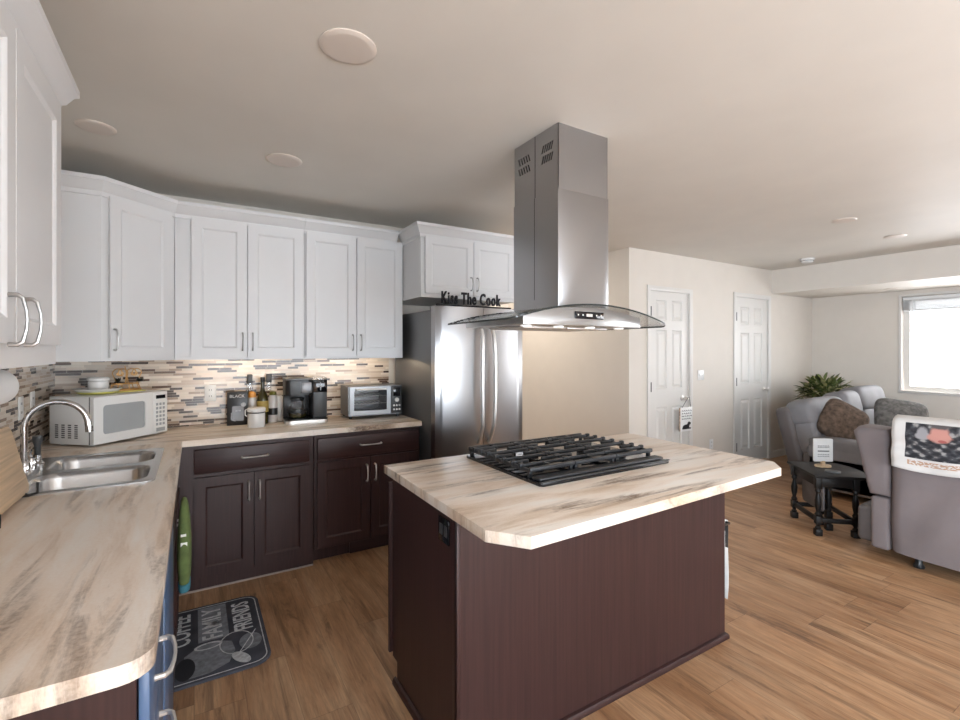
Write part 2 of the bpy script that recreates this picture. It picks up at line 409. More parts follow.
# ------------------------------------------------------------ the setting
XL, YB, XN, YP, XR, YF, ZC = -.75, 3.9, 3.875, 3.4, 7.76, -3.6, 2.52
D1 = (4.149, 4.923, 2.147); D2 = (5.755, 6.61, 2.172); CW = .05
b = B(); box(b, (XL-.1, YF-.1, -.1), (XR+.12, 5.7, 0)); struct('floor', b, M['floor'], smooth=False)
b = B(); box(b, (XL-.1, YF-.1, ZC), (XR+.12, 5.7, ZC+.1)); struct('ceiling', b, M['ceil'], smooth=False)
b = B(); box(b, (6.65, YF, 2.205), (XR, YP, ZC)); struct('trim_1', b, M['wall'], smooth=False)['label'] = 'boxed ceiling soffit along the window wall'
b = B(); plate(b, rect(YF-.1, 0, YB+.1, ZC), [rect(-2.45, .9, -.75, 2.1)], XL-.1, XL, YZ); struct('wall_left', b, M['wall'], smooth=False)
b = B(); box(b, (XL, YB, 0), (2.42, YB+.1, ZC)); struct('wall_back', b, M['wall'], smooth=False)
b = B(); box(b, (XN, YP, 0), (XN+.1, 5.7, ZC)); struct('wall_side', b, M['wall'], smooth=False)
b = B(); box(b, (2.32, 5.6, 0), (XN, 5.7, ZC)); box(b, (2.32, YB+.1, 0), (2.42, 5.6, ZC)); struct('wall_hall', b, M['wall'], smooth=False)
b = B(); o_ = [(XN+.1, 0)]
for x0, x1, z1 in (D1, D2): o_ += [(x0+CW, 0), (x0+CW, z1-CW), (x1-CW, z1-CW), (x1-CW, 0)]
plate(b, o_+[(XR+.12, 0), (XR+.12, ZC), (XN+.1, ZC)], [], YP, YP+.1, XZ); struct('wall_pantry', b, M['wall'], smooth=False)
WIN = (.85, 2.372, .928, 2.128)
b = B(); plate(b, rect(YF-.1, 0, YP, ZC), [rect(WIN[0], WIN[2], WIN[1], WIN[3]), rect(-2.65, .8, -.75, 2.1)], XR, XR+.12, YZ); struct('wall_right', b, M['wall'], smooth=False)
b = B(); plate(b, rect(XL, 0, XR, ZC), [rect(-.05, .04, 3.55, 2.2)], YF-.1, YF, XZ); struct('wall_front', b, M['wall'], smooth=False)

def window(name, mp, u0, u1, v0, v1, n0, n1, panes):
    b = B(); w = .05
    holes = []; step = (u1-u0-2*.012)/panes
    for i in range(panes): holes.append(rect(u0+.012+i*step+w, v0+.012+w, u0+.012+(i+1)*step-w, v1-.012-w))
    plate(b, rect(u0, v0, u1, v1), holes, n0, n1, mp)
    f = struct(name, b, M['trim'], smooth=False)
    for h in holes:
        b = B(); prism(b, [(h[0][0]-.005, h[0][1]-.005), (h[2][0]+.005, h[0][1]-.005), (h[2][0]+.005, h[2][1]+.005), (h[0][0]-.005, h[2][1]+.005)], (n0+n1)/2-.003, (n0+n1)/2+.003, mp)
        obj('pane', b, M['glass'], f, smooth=False)
    return f
w1 = window('window_1', YZ, WIN[0], WIN[1], WIN[2], WIN[3], XR+.06, XR+.11, 1)
b = B()
for a, c in (((XR-.014, WIN[0]-.03, WIN[2]-.03), (XR-.0005, WIN[1]+.03, WIN[2])), ((XR-.014, WIN[0]-.03, WIN[3]), (XR-.0005, WIN[1]+.03, WIN[3]+.03)),
             ((XR-.014, WIN[1], WIN[2]), (XR-.0005, WIN[1]+.03, WIN[3])), ((XR-.014, WIN[0]-.03, WIN[2]), (XR-.0005, WIN[0], WIN[3])), ((XR-.03, WIN[0]-.03, WIN[2]-.012), (XR+.06, WIN[1]+.03, WIN[2]+.006))): box(b, a, c, .002)
obj('window_casing', b, M['trim'], w1)
window('window_2', YZ, -2.65, -.75, .8, 2.1, XR+.06, XR+.11, 2)
window('window_3', YZ, -2.45, -.75, .9, 2.1, XL-.09, XL-.05, 2)
d3 = window('door_3', XZ, -.05, 3.55, .04, 2.2, YF-.09, YF-.05, 3)

def sixpanel(name, x0, x1, ztop, knob_x, hinge_x, knob_z):
    s0, s1, st = x0+CW+.004, x1-CW-.004, ztop-CW-.004
    w = s1-s0
    ys = YP+.012
    holes = []
    for a, c in ((.17, .44), (.57, .84)):
        for z0, z1 in ((.18, .82), (1.02, 1.67), (1.775, 2.0)): holes.append((s0+a*w, z0, s0+c*w, z1))
    b = B(); plate(b, rect(s0, .012, s1, st), [rect(*h) for h in holes], ys, ys+.035, XZ)
    for h in holes:
        rings = []
        for ins, dy in ((0, 0), (.010, .014), (.022, .014), (.045, .003)):
            rings.append([b.verts.new((u, ys+dy, v)) for u, v in rect(h[0]+ins, h[1]+ins, h[2]-ins, h[3]-ins)])
        for A, Q in zip(rings, rings[1:]):
            for k in range(4): b.faces.new((A[k], A[(k+1) % 4], Q[(k+1) % 4], Q[k]))
        b.faces.new(rings[-1])
    d = struct(name, b, M['trim'], ang=10)
    b = B(); prof = [(0, 0), (CW, 0), (CW, .014), (CW*.5, .018), (.008, .010), (0, .010)]
    # casing: one U of three mitred lengths
    path = [(x1-CW, 0), (x1-CW, ztop-CW), (x0+CW, ztop-CW), (x0+CW, 0)]
    rings = []
    for i, (px, pz) in enumerate(path):
        ox = 1 if px > (x0+x1)/2 else -1; oz = 0 if i in (0, 3) else 1
        rings.append([b.verts.new((px+ox*o, YP-.001-t, pz+oz*o)) for o, t in prof])
    for A, Q in zip(rings, rings[1:]):
        for k in range(6): b.faces.new((A[k], A[(k+1) % 6], Q[(k+1) % 6], Q[k]))
    for p in rings[0], rings[-1]: b.faces.new(p)
    for a, c in (((x0+CW-.001, YP, 0), (x0+CW+.003, YP+.1, ztop-CW)), ((x1-CW-.003, YP, 0), (x1-CW+.001, YP+.1, ztop-CW)), ((x0+CW, YP, ztop-CW-.003), (x1-CW, YP+.1, ztop-CW+.001))): box(b, a, c)
    obj('door_casing', b, M['trim'], d)
    for z in (.23, 1.05, 1.87):
        b = B(); box(b, (hinge_x-.012, YP-.004, z-.05), (hinge_x+.012, ys, z+.05), .003); cyl(b, (hinge_x, YP-.008, z-.052), (hinge_x, YP-.008, z+.052), .008, seg=10)
        obj('hinge', b, M['dkgrey'], d)
    b = B(); Mk = TR((knob_x, ys, knob_z), rx=PI/2)
    lathe(b, [(0, 0), (.032, 0), (.032, .006), (.012, .012), (.011, .038), (.024, .044), (.029, .056), (.026, .068), (.012, .075), (0, .076)], M=Mk)
    obj('door_knob', b, M['nickel'], d)
    return d
sixpanel('door_1', *D1, 4.765, 4.207, .90)
sixpanel('door_2', *D2, 6.475, 5.812, .93)
# baseboards
bp = [(0, 0), (.013, 0), (.013, .075), (.007, .088), (0, .09)]
b = B(); sweep(b, [(XR, YP), (D2[1], YP)][::-1], bp); sweep(b, [(D1[1], YP), (D2[0], YP)], bp); sweep(b, [(XN, 5.6), (XN, YP), (D1[0], YP)], bp); struct('baseboard_pantry', b, M['trim'])
b = B(); sweep(b, [(XR, YP-.014), (XR, YF)], bp); struct('baseboard_right', b, M['trim'])
# mosaic splashbacks
b = B(); box(b, (XL+.008, YB-.008, .9155), (1.437, YB-.0002, 1.386)); o = struct('trim_2', b, M['tileX'], smooth=False); o['label'] = 'strip mosaic splashback on the back wall'
b = B(); box(b, (XL+.0002, 1.0, .9155), (XL+.008, YB-.0002, 1.386)); o = struct('trim_3', b, M['tileY'], smooth=False); o['label'] = 'strip mosaic splashback on the left wall'

# ------------------------------------------------------------ cabinets
def handle(b, c, L, axis, out=(0, -1, 0), proj=.030, r=.0048):
    c = Vector(c); out = Vector(out); a = Vector((0, 0, 1)) if axis == 'z' else Vector((1, 0, 0))
    pts = [c-a*L/2, c-a*L/2+out*proj*.55, c-a*L*.44+out*proj*.85, c-a*L*.2+out*proj*1.05, c+out*proj*1.1, c+a*L*.2+out*proj*1.05, c+a*L*.44+out*proj*.85, c+a*L/2+out*proj*.55, c+a*L/2]
    tube(b, pts, [r*1.35, r*1.2, r*1.15, r*.9, r*.8, r*.9, r*1.15, r*1.2, r*1.35], seg=8)
def shaker(parent, x0, x1, z0, z1, m, hx=None, hz=None, hm=None, T=None, y=-.02, fr=.058, hl=.115):
    b = B(); plate(b, rect(x0, z0, x1, z1), [rect(x0+fr, z0+fr, x1-fr, z1-fr)], y, y+.0165, XZ)
    q = []
    for ins, dy in ((0, 0), (.004, .002), (.009, .007), (.011, .0085)): q.append([b.verts.new((u, y+dy, v)) for u, v in rect(x0+fr+ins, z0+fr+ins, x1-fr-ins, z1-fr-ins)])
    for A, Q in zip(q, q[1:]):
        for k in range(4): b.faces.new((A[k], A[(k+1) % 4], Q[(k+1) % 4], Q[k]))
    b.faces.new(q[-1])
    if T: b.transform(T)
    d = obj('door', b, m, parent, ang=20)
    if hx is not None:
        b = B(); handle(b, (hx, y, hz), hl, 'z', r=.0042 if m.name.startswith('white') else .0048)
        if T: b.transform(T)
        obj('handle', b, M[hm or ('satin' if m.name.startswith('white') else 'nickel')], d)
    return d
def drawer(parent, x0, x1, z0, z1, m, y=-.02, hl=.15, hx=None):
    b = B(); box(b, (x0, y, z0), (x1, y+.019, z1), .006, 2)
    d = obj('drawer', b, m, parent)
    b = B(); handle(b, ((x0+x1)/2 if hx is None else hx, y, (z0+z1)/2+.005), hl, 'x'); obj('handle', b, M['nickel'], d)
CROWN = [(0, -.02), (.010, -.02), (.012, .004), (.022, .012), (.040, .046), (.052, .056), (.052, .078), (0, .078)]
def crown(parent, path, z):
    b = B(); sweep(b, path, [(o, z+h) for o, h in CROWN]); obj('crown_moulding', b, M['white_cab'], parent, ang=25)
def carcass(parent, w, d, h, m, y0=0, rail=0):
    b = B(); box(b, (0, y0, rail), (w, d, h), .0015, 1)
    if rail: box(b, (0, y0, 0), (w, y0+.018, rail-.0001)); box(b, (0, y0+.0181, 0), (.018, d, rail-.0001)); box(b, (w-.018, y0+.0181, 0), (w, d, rail-.0001))
    obj('carcass', b, m, parent)
UZ, UH = 1.387, .925
G = 'white wall cabinets'
t = thing('upper_cabinet', 'white double-door wall cabinet over the black coffee box, beside the angled corner cabinet', 'wall cabinet', (-.105, 3.57, UZ), 0, G)
carcass(t, .784, .328, UH, M['white_cab'], rail=.022)
shaker(t, .09, .412, .018, .915, M['white_cab'], .385, .12); shaker(t, .418, .775, .018, .915, M['white_cab'], .447, .12)
crown(t, [(0, 0), (.784, 0)], UH)
b = B(); box(b, (.1, .16, .010), (.7, .19, .0215), .003); obj('light_bar', b, M['ledwarm'], t)
t = thing('upper_cabinet', 'white double-door wall cabinet over the coffee maker and toaster oven', 'wall cabinet', (.681, 3.57, UZ), 0, G)
carcass(t, .754, .328, UH, M['white_cab'], rail=.022)
shaker(t, .01, .373, .018, .915, M['white_cab'], .345, .12); shaker(t, .379, .744, .018, .915, M['white_cab'], .407, .12)
crown(t, [(0, 0), (.702, 0)], UH)
b = B(); box(b, (.05, .16, .010), (.7, .19, .0215), .003); obj('light_bar', b, M['ledwarm'], t)
# angled corner cabinet
t = thing('corner_upper_cabinet', 'white angled corner wall cabinet with one door above the microwave', 'wall cabinet', (-.435, 3.285, UZ), 0, G)
dl = math.hypot(.328, .285); da = math.atan2(.285, .328)
b = B(); prism(b, [(XL+.002, 3.898), (XL+.002, 3.285), (-.435, 3.285), (-.107, 3.57), (-.107, 3.898)], UZ, UZ+UH); obj('carcass', b, M['white_cab'], t, world=True, ang=10)
shaker(t, .035, dl-.03, .018, .915, M['white_cab'], .055, .12, T=Matrix.Rotation(da, 4, 'Z'))
crown(t, [(XL+.002+.435, 0), (0, 0), (.328, .285)], UH)
# the near cabinet on the left wall
t = thing('upper_cabinet', 'white double-door wall cabinet nearest the camera on the left wall', 'wall cabinet', (-.385, 1.06, UZ+.018), PI/2, G)
carcass(t, .97, .363, UH-.08, M['white_cab'])
shaker(t, .04, .482, .06, .82, M['white_cab'], .427, .115); shaker(t, .49, .935, .06, .82, M['white_cab'], .545, .115)
crown(t, [(0, 0), (.97, 0), (.97, .36)], UH-.08)
# over the refrigerator
t = thing('refrigerator_cabinet', 'short white two-door wall cabinet above the refrigerator', 'wall cabinet', (1.437, 3.22, 1.845), 0, G)
carcass(t, .85, .678, .465, M['white_cab'])
shaker(t, .03, .443, .03, .452, M['white_cab'], .418, .12, fr=.05, hl=.1); shaker(t, .449, .835, .03, .452, M['white_cab'], .474, .12, fr=.05, hl=.1)
crown(t, [(0, .35), (0, 0), (.85, 0)], .465)

G = 'dark espresso base cabinets'
t = thing('base_cabinet', 'dark espresso base cabinet with drawer over two doors, under the coffee box', 'base cabinet', (-.085, 3.302, 0), 0, G)
b = B(); box(b, (0, 0, .0), (.772, .596, .879), .0015, 1); obj('carcass', b, M['espV'], t)
b = B(); box(b, (.0, -.006, 0), (.772, .0, .012), .002); obj('shoe_moulding', b, M['shoe'], t)
drawer(t, .085, .745, .705, .852, M['espX']); shaker(t, .085, .405, .085, .682, M['espV'], .378, .57); shaker(t, .412, .745, .085, .682, M['espV'], .44, .57)
t = thing('base_cabinet', 'dark espresso base cabinet with drawer over two doors, next to the refrigerator', 'base cabinet', (.69, 3.302, 0), 0, G)
b = B(); box(b, (0, 0, .10), (.772, .596, .879), .0015, 1); box(b, (.0, .07, 0), (.772, .596, .10)); obj('carcass', b, M['espV'], t)
b = B(); box(b, (.26, .055, 0), (.772, .0695, .10), .001); obj('toe_board', b, M['espX'], t)
drawer(t, .02, .755, .705, .852, M['espX']); shaker(t, .02, .384, .115, .69, M['espV'], .357, .58); shaker(t, .391, .755, .115, .69, M['espV'], .418, .58)
t = thing('sink_base_cabinet', 'dark espresso sink base cabinet under the stainless sink', 'base cabinet', (-.088, 2.11, 0), PI/2, G)
b = B(); box(b, (0, 0, .10), (1.19, .655, .72), .0015, 1); box(b, (0, .07, 0), (1.19, .655, .10)); box(b, (0, 0, .72), (1.19, .03, .879)); obj('carcass', b, M['espV'], t)
shaker(t, .03, .52, .115, .69, M['espV'], .49, .58); shaker(t, .527, 1.0, .115, .69, M['espV'], .56, .58)
t = thing('drawer_base_cabinet', 'drawer base with blue sky reflection painted on its fronts and curved pulls at the near end of the left counter', 'base cabinet', (-.088, 1.035, 0), PI/2, G)
b = B(); box(b, (0, 0, .10), (.46, .655, .879), .0015, 1); box(b, (0.0, .07, 0), (.46, .655, .10)); obj('carcass', b, M['espV'], t)
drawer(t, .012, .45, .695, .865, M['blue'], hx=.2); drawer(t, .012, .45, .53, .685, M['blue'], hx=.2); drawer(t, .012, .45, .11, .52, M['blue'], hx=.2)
t = thing('dishwasher', 'steel dishwasher front with painted-in blue sky reflection under the left counter beside the hanging mitt', 'dishwasher', (-.088, 1.503, 0), PI/2)
b = B(); box(b, (0, 0, .10), (.6, .6, .872), .002, 1); box(b, (.0, .07, 0), (.6, .6, .1)); obj('tub', b, M['dkgrey'], t)
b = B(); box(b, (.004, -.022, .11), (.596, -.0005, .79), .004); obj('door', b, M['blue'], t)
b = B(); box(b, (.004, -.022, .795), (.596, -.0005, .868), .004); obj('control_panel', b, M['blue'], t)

# the L-shaped worktop
b = B()
o_ = [(XL+.009, 1.0)]
for k in range(6):
    a = R(-90+18*k); o_.append((-.11+.05*math.cos(a), 1.05+.05*math.sin(a)))
o_ += [(-.06, 3.265), (XL+.009, 3.265)]
plate(b, o_, [rect(-.640, 2.342, -.152, 3.068)], .88, .915)
bb = B(); plate(bb, rect(XL+.009, 3.265, 1.467, YB-.009), [], .88, .915)
for f in bb.faces: f.material_index = 1
me_ = bpy.data.meshes.new('t'); bb.to_mesh(me_); bb.free(); b.from_mesh(me_); bpy.data.meshes.remove(me_)
o = obj('countertop', b, [M['ctrY'], M['ctrX']], ang=30)
tag(o, 'L-shaped beige streaked laminate worktop along the left and back walls', 'countertop'); base_at(o, (-.4, 3.0, .88))

# ------------------------------------------------------------ sink and taps
t = thing('kitchen_sink', 'stainless double-bowl sink set in the left counter', 'sink', (-.388, 2.71, .915))
bowls = [(-.565, 2.36, -.165, 2.675), (-.565, 2.735, -.165, 3.03)]
b = B(); plate(b, rrect(-.66, 2.325, -.137, 3.085, .035), [rrect(*q, .075) for q in bowls], .9155, .921); obj('rim', b, M['sink'], t, world=True)
for q in bowls:
    b = B(); rings = []
    for ins, z in ((0, .9208), (.004, .917), (.010, .900), (.022, .775), (.040, .752), (.07, .745)):
        rings.append([b.verts.new((u, v, z)) for u, v in rrect(q[0]+ins, q[1]+ins, q[2]-ins, q[3]-ins, max(.075-ins*.3, .02))])
    for A, Q in zip(rings, rings[1:]):
        for k in range(len(A)): b.faces.new((A[k], A[(k+1) % len(A)], Q[(k+1) % len(A)], Q[k]))
    b.faces.new(rings[-1])
    bw = obj('bowl', b, M['sink'], t, world=True, ang=60)
    b = B(); cx, cy = (q[0]+q[2])/2, (q[1]+q[3])/2
    lathe(b, [(0, .7465), (.03, .7465), (.042, .748), (.042, .7455)], (cx, cy, 0)); obj('drain', b, M['chrome'], bw, world=True)
t = thing('faucet', 'chrome gooseneck faucet behind the sink bowls', 'faucet', (-.613, 2.70, .9215))
b = B(); prism(b, rrect(-.026, -.13, .026, .13, .025), 0, .014, bev=.003); obj('base_plate', b, M['chrome'], t)
b = B(); pts = [(0, 0, .01), (0, 0, .2)]
for k in range(1, 13): a = PI-PI*k/12*.94; pts.append((.105+.105*math.cos(a), 0, .2+.105*math.sin(a)))
pts.append((.213, 0, .175))
tube(b, pts, .0125, 14); lathe(b, [(.02, .012), (.02, .05), (.014, .06)], seg=20); obj('spout', b, M['chrome'], t)
b = B(); cyl(b, (.213, 0, .19), (.2145, 0, .165), .0145, seg=14); obj('aerator', b, M['chrome'], t)
for s in (-1, 1):
    b = B(); lathe(b, [(.02, .012), (.022, .035), (.015, .055), (0, .058)], (0, s*.098, 0)); tube(b, [(0, s*.098, .05), (-.01, s*.12, .066), (-.015, s*.165, .078)], [.007, .007, .005]); obj('lever', b, M['chrome'], t)
t = thing('side_sprayer', 'chrome side sprayer standing beside the faucet in front of the microwave', 'sprayer', (-.613, 2.90, .9215))
b = B(); lathe(b, [(0, 0), (.024, 0), (.024, .01), (.016, .02), (.015, .05)]); obj('holder', b, M['chrome'], t)
b = B(); lathe(b, [(.011, .03), (.012, .09), (.018, .11), (.018, .135), (0, .14)]); obj('spray_head', b, M['dkgrey'], t)

# ------------------------------------------------------------ refrigerator
t = thing('refrigerator', 'stainless french-door refrigerator between the dark base cabinets and the beige wall', 'refrigerator', (1.865, 3.45, 0))
b = B(); box(b, (1.482, 3.135, .03), (2.248, 3.86, 1.745), .006); obj('cabinet_body', b, M['steel_side'], t, world=True)
def fdoor(x0, x1, z0, z1):
    b = B(); n = 12; pts = []
    xc = 1.865; hw = .39
    for k in range(n+1):
        x = x0+(x1-x0)*k/n; pts.append((x, 3.062-.034*(1-((x-xc)/hw)**2)))
    poly = [(x0, 3.128)]+pts+[(x1, 3.128)]
    prism(b, poly, z0, z1, bev=.004); return b
for x0, x1 in ((1.478, 1.8625), (1.8675, 2.252)):
    d = obj('door', fdoor(x0, x1, .64, 1.768), M['steelZ'], t, world=True, ang=25)
    s = -1 if x0 < 1.8 else 1
    b = B(); hx = 1.865+s*.045; pts = []
    for k in range(15):
        q = k/14; z = .76+.92*q; w = math.sin(PI*q)
        pts.append((hx+s*.012*w, 3.026-.012-.055*min(1, w*2.2)-.012*w, z))
    pts = [(hx, 3.034, .76)]+pts+[(hx, 3.034, 1.68)]
    tube(b, pts, [.013]+[.0145]*15+[.013], 12); obj('handle', b, M['nickel'], d, world=True)
d = obj('freezer_drawer', fdoor(1.478, 2.252, .10, .63), M['steelZ'], t, world=True, ang=25)
b = B(); tube(b, [(1.56, 3.05, .55), (1.56, 2.99, .55), (1.865, 2.975, .55), (2.17, 2.99, .55), (2.17, 3.05, .55)], .013, 12); obj('handle', b, M['nickel'], d, world=True)
b = B(); box(b, (1.49, 3.09, .02), (2.24, 3.13, .09), .004); obj('kick_grille', b, M['dkgrey'], t, world=True)
for x in (1.50, 2.17):
    b = B(); box(b, (x, 3.075, 1.7455), (x+.06, 3.20, 1.775), .006); obj('hinge_cover', b, M['dkgrey'], t, world=True)
b = B()
box(b, (1.50, 3.083, 1.7755), (2.16, 3.103, 1.786), .003)
text(b, 'Kiss The Cook', .122, TR((1.80, 3.093, 1.832), rx=PI/2), .006, .60, bold=.003, space=1.16)
o = obj('word_sign', b, M['matdark'], smooth=False); tag(o, 'black cut-out Kiss The Cook sign standing on the refrigerator', 'sign'); base_at(o, (1.83, 3.093, 1.7755))

# ------------------------------------------------------------ island
t = thing('kitchen_island', 'dark espresso kitchen island base under the streaked countertop', 'island', (1.54, 1.7, 0))
b = B(); box(b, (.752, 1.395, 0), (2.288, 1.934, .879), .001, 1); box(b, (.752, 1.9341, .10), (2.288, 1.985, .879)); obj('carcass', b, M['espV'], t, world=True)
b = B(); box(b, (.746, 1.389, 0), (.7518, 1.41, .879), .001); box(b, (.746, 1.389, 0), (.767, 1.3948, .879), .001); obj('corner_trim', b, M['espV'], t, world=True)
b = B(); sweep(b, [(.752, 1.950), (.752, 1.395), (2.288, 1.395), (2.288, 1.950)], [(0, 0), (.016, 0), (.016, .014), (.010, .024), (0, .028)]); obj('shoe_moulding', b, M['espX'], t, world=True)
T_ = Matrix.Translation((2.305, 1.985, 0)) @ Matrix.Rotation(PI, 4, 'Z')
for k in range(4): shaker(t, .012+k*.39, .397+k*.39, .115, .865, M['espV'], .06+k*.39+(k % 2 == 0)*.29, .72, T=T_, y=-.0205)
for o in t.children:
    if o.name.startswith('door'):
        for q in [o]+list(o.children): q.data.transform(MW[t.name].inverted())
b = B(); box(b, (.7465, 1.44, .775), (.7518, 1.52, .862), .002); ob = obj('outlet', b, M['blackg'], t, world=True, label='black power outlet plate')
b = B()
for yy in (1.462, 1.498):
    box(b, (.7455, yy-.012, .800), (.7468, yy+.012, .838), .0006)
obj('socket', b, M['dkgrey'], ob, world=True)
b = B(); tube(b, [(2.2885, 1.408, .56), (2.350, 1.408, .56), (2.350, 1.87, .56), (2.2885, 1.87, .56)], .007, 10); obj('towel_bar', b, M['black'], t, world=True)
b = B(); pts = []
for k in range(9):
    a = PI*k/8; pts.append((2.350+.0135*math.cos(a), .56+.0135*math.sin(a)))
prof = [(2.3635+.006*math.sin(q*1.1)+.006*q/6, .16+.40*q/6) for q in range(6)]+pts+[(2.3365, .56-.16*q/4) for q in range(1, 5)]
ring = []
for j in range(9):
    y = 1.425+.20*j/8; ring.append([b.verts.new((x+.004*math.sin(j*1.6+i*.3)*(1 if x > 2.350 else 0), y, z)) for i, (x, z) in enumerate(prof)])
for A, Q in zip(ring, ring[1:]):
    for k in range(len(A)-1): b.faces.new((A[k], A[k+1], Q[k+1], Q[k]))
for f in b.faces: f.material_index = 1 if int((f.calc_center_median().z)*40) % 3 == 0 and f.calc_center_median().z > .46 else 0
o = obj('dish_towel', b, [M['cotton'], M['black']], ang=80); o.modifiers.new('thick', 'SOLIDIFY').thickness = .003
tag(o, 'white dish towel with black stripes hanging on the right end of the island', 'towel'); base_at(o, (2.33, 1.52, .16))
# island worktop
pts = [(.752, 2.10), (.738, 1.188), (.822, 1.076), (2.272, 1.120), (2.368, 1.200), (2.387, 2.10)]
b = B(); prism(b, pts[::-1], .88, .917, bev=.002)
o = obj('island_countertop', b, M['ctrX'], ang=30); tag(o, 'beige streaked laminate island top with clipped corners', 'countertop'); base_at(o, (1.55, 1.6, .88))

# cooktop
CT = .9175
t = thing('gas_cooktop', 'black gas cooktop with iron grates on the island', 'cooktop', (1.535, 1.74, CT))
b = B(); prism(b, rrect(-.385, -.30, .385, .295, .012), 0, .012, bev=.003); obj('glass_plate', b, M['blackg'], t)
b = B(); box(b, (-.385, -.301, .0122), (.385, -.285, .0165), .002); obj('front_trim', b, M['dkgrey'], t)
for cx, cy, r in ((-.25, .14, .042), (-.25, -.10, .034), (0, .04, .058), (.25, .14, .034), (.25, -.10, .042)):
    b = B(); lathe(b, [(0, .0122), (r, .0122), (r*1.02, .02), (r*.8, .024), (r*.8, .028)], (cx, cy, 0)); u = obj('burner', b, M['dkgrey'], t)
    b = B(); lathe(b, [(r*.9, .0282), (r*.92, .034), (r*.8, .038), (0, .039)], (cx, cy, 0)); obj('burner_cap', b, M['iron'], u)
for x0, x1 in ((-.372, -.128), (-.124, .124), (.128, .372)):
    b = B(); zt, zb = .054, .040
    y0, y1 = -.205, .285
    for y in (y0, y1): box(b, (x0, y-.008, zb-.004), (x1, y+.008, zt), .004)
    for x in (x0+.007, x1-.007): box(b, (x-.007, y0, zb-.008), (x+.007, y1, zt-.006), .003)
    xm = (x0+x1)/2
    for y in (-.145, -.085, -.02, .045, .11, .17, .23):
        if y in (-.085, .17, .045): 
            box(b, (x0, y-.006, zb), (xm-.035, y+.006, zt+.003), .004); box(b, (xm+.035, y-.006, zb), (x1, y+.006, zt+.003), .004)
        else: box(b, (x0, y-.006, zb), (x1, y+.006, zt+.003), .004)
        for x in (x0+.004, x1-.004): box(b, (x-.012, y-.009, zb), (x+.012, y+.009, zt+.007), .005)
    box(b, (xm-.006, y0, zb), (xm+.006, -.135, zt), .003); box(b, (xm-.006, .22, zb), (xm+.006, y1, zt), .003)
    for x in (x0+.012, x1-.012):
        for y in (y0+.01, y1-.01): box(b, (x-.008, y-.008, .0122), (x+.008, y+.008, zb), .002)
    obj('grate', b, M['iron'], t)
b = B(); box(b, (-.372, -.275, .0122), (.372, -.222, .026), .006); obj('front_rail', b, M['iron'], t)

# ------------------------------------------------------------ range hood
HX, HY = 1.60, 1.85
t = thing('range_hood', 'stainless island range hood with curved glass canopy hanging from the ceiling', 'range hood', (1.62, HY, 1.56))
arc = lambda x: 1.651-.335*(x-1.575)**2
# curved glass
b = B(); nx = 40; y0, y1 = 1.555, 2.13; x0, x1 = 1.10, 2.078
def ylim(x):
    e = min(x-x0, x1-x); r = .06
    return (r-math.sqrt(max(0, r*r-(r-e)**2))) if e < r else 0
g = {}
xs = [x0+(x1-x0)*.5*(1-math.cos(PI*i/nx)) for i in range(nx+1)]
for i, x in enumerate(xs):
    for j in range(9):
        y = y0+ylim(x)+(y1-y0-ylim(x))*j/8
        for s in (0, 1): g[i, j, s] = b.verts.new((x, y, arc(x)+.008*s))
edge = []
for i in range(nx):
    for j in range(8):
        for s in (0, 1): b.faces.new((g[i, j, s], g[i+1, j, s], g[i+1, j+1, s], g[i, j+1, s]))
for i in range(nx):
    for j in (0, 8): edge.append(b.faces.new((g[i, j, 0], g[i+1, j, 0], g[i+1, j, 1], g[i, j, 1])))
for j in range(8):
    for i in (0, nx): edge.append(b.faces.new((g[i, j, 0], g[i, j+1, 0], g[i, j+1, 1], g[i, j, 1])))
for f in edge: f.material_index = 1
obj('glass_canopy', b, [M['hoodglass'], M['edge']], t, world=True, ang=30)
# motor body under the glass
b = B(); n = 24; xa, xb = 1.20, 1.935; zb = 1.562
top = [(xa+(xb-xa)*k/n, arc(xa+(xb-xa)*k/n)-.001) for k in range(n+1)]
prism(b, [(xa, zb)]+[(xb, zb)]+top[::-1], 1.625, 2.12, XZ, bev=.0015); hb = obj('motor_body', b, M['steelX'], t, world=True, ang=25)
b = B(); box(b, (1.492, 1.6195, 1.594), (1.672, 1.6248, 1.628), .002); cp = obj('control_panel', b, M['blackg'], t, world=True)
for k in (0, 1, 4, 5):
    b = B(); box(b, (1.505+k*.029, 1.6185, 1.608), (1.513+k*.029, 1.6194, 1.616)); obj('button', b, M['nickel'], cp, world=True)
b = B(); box(b, (1.560, 1.6185, 1.605), (1.598, 1.6194, 1.618)); obj('display', b, M['nickel'], cp, world=True)
for x in (1.27, 1.46, 1.66, 1.86):
    b = B(); cyl(b, (x, 1.70, zb-.0005), (x, 1.70, zb-.006), .024); obj('lamp', b, M['led'], t, world=True)
b = B(); box(b, (1.30, 1.76, zb-.008), (1.56, 2.05, zb-.0005), .002); box(b, (1.57, 1.76, zb-.008), (1.84, 2.05, zb-.0005), .002); obj('grease_filter', b, M['nickel'], t, world=True)
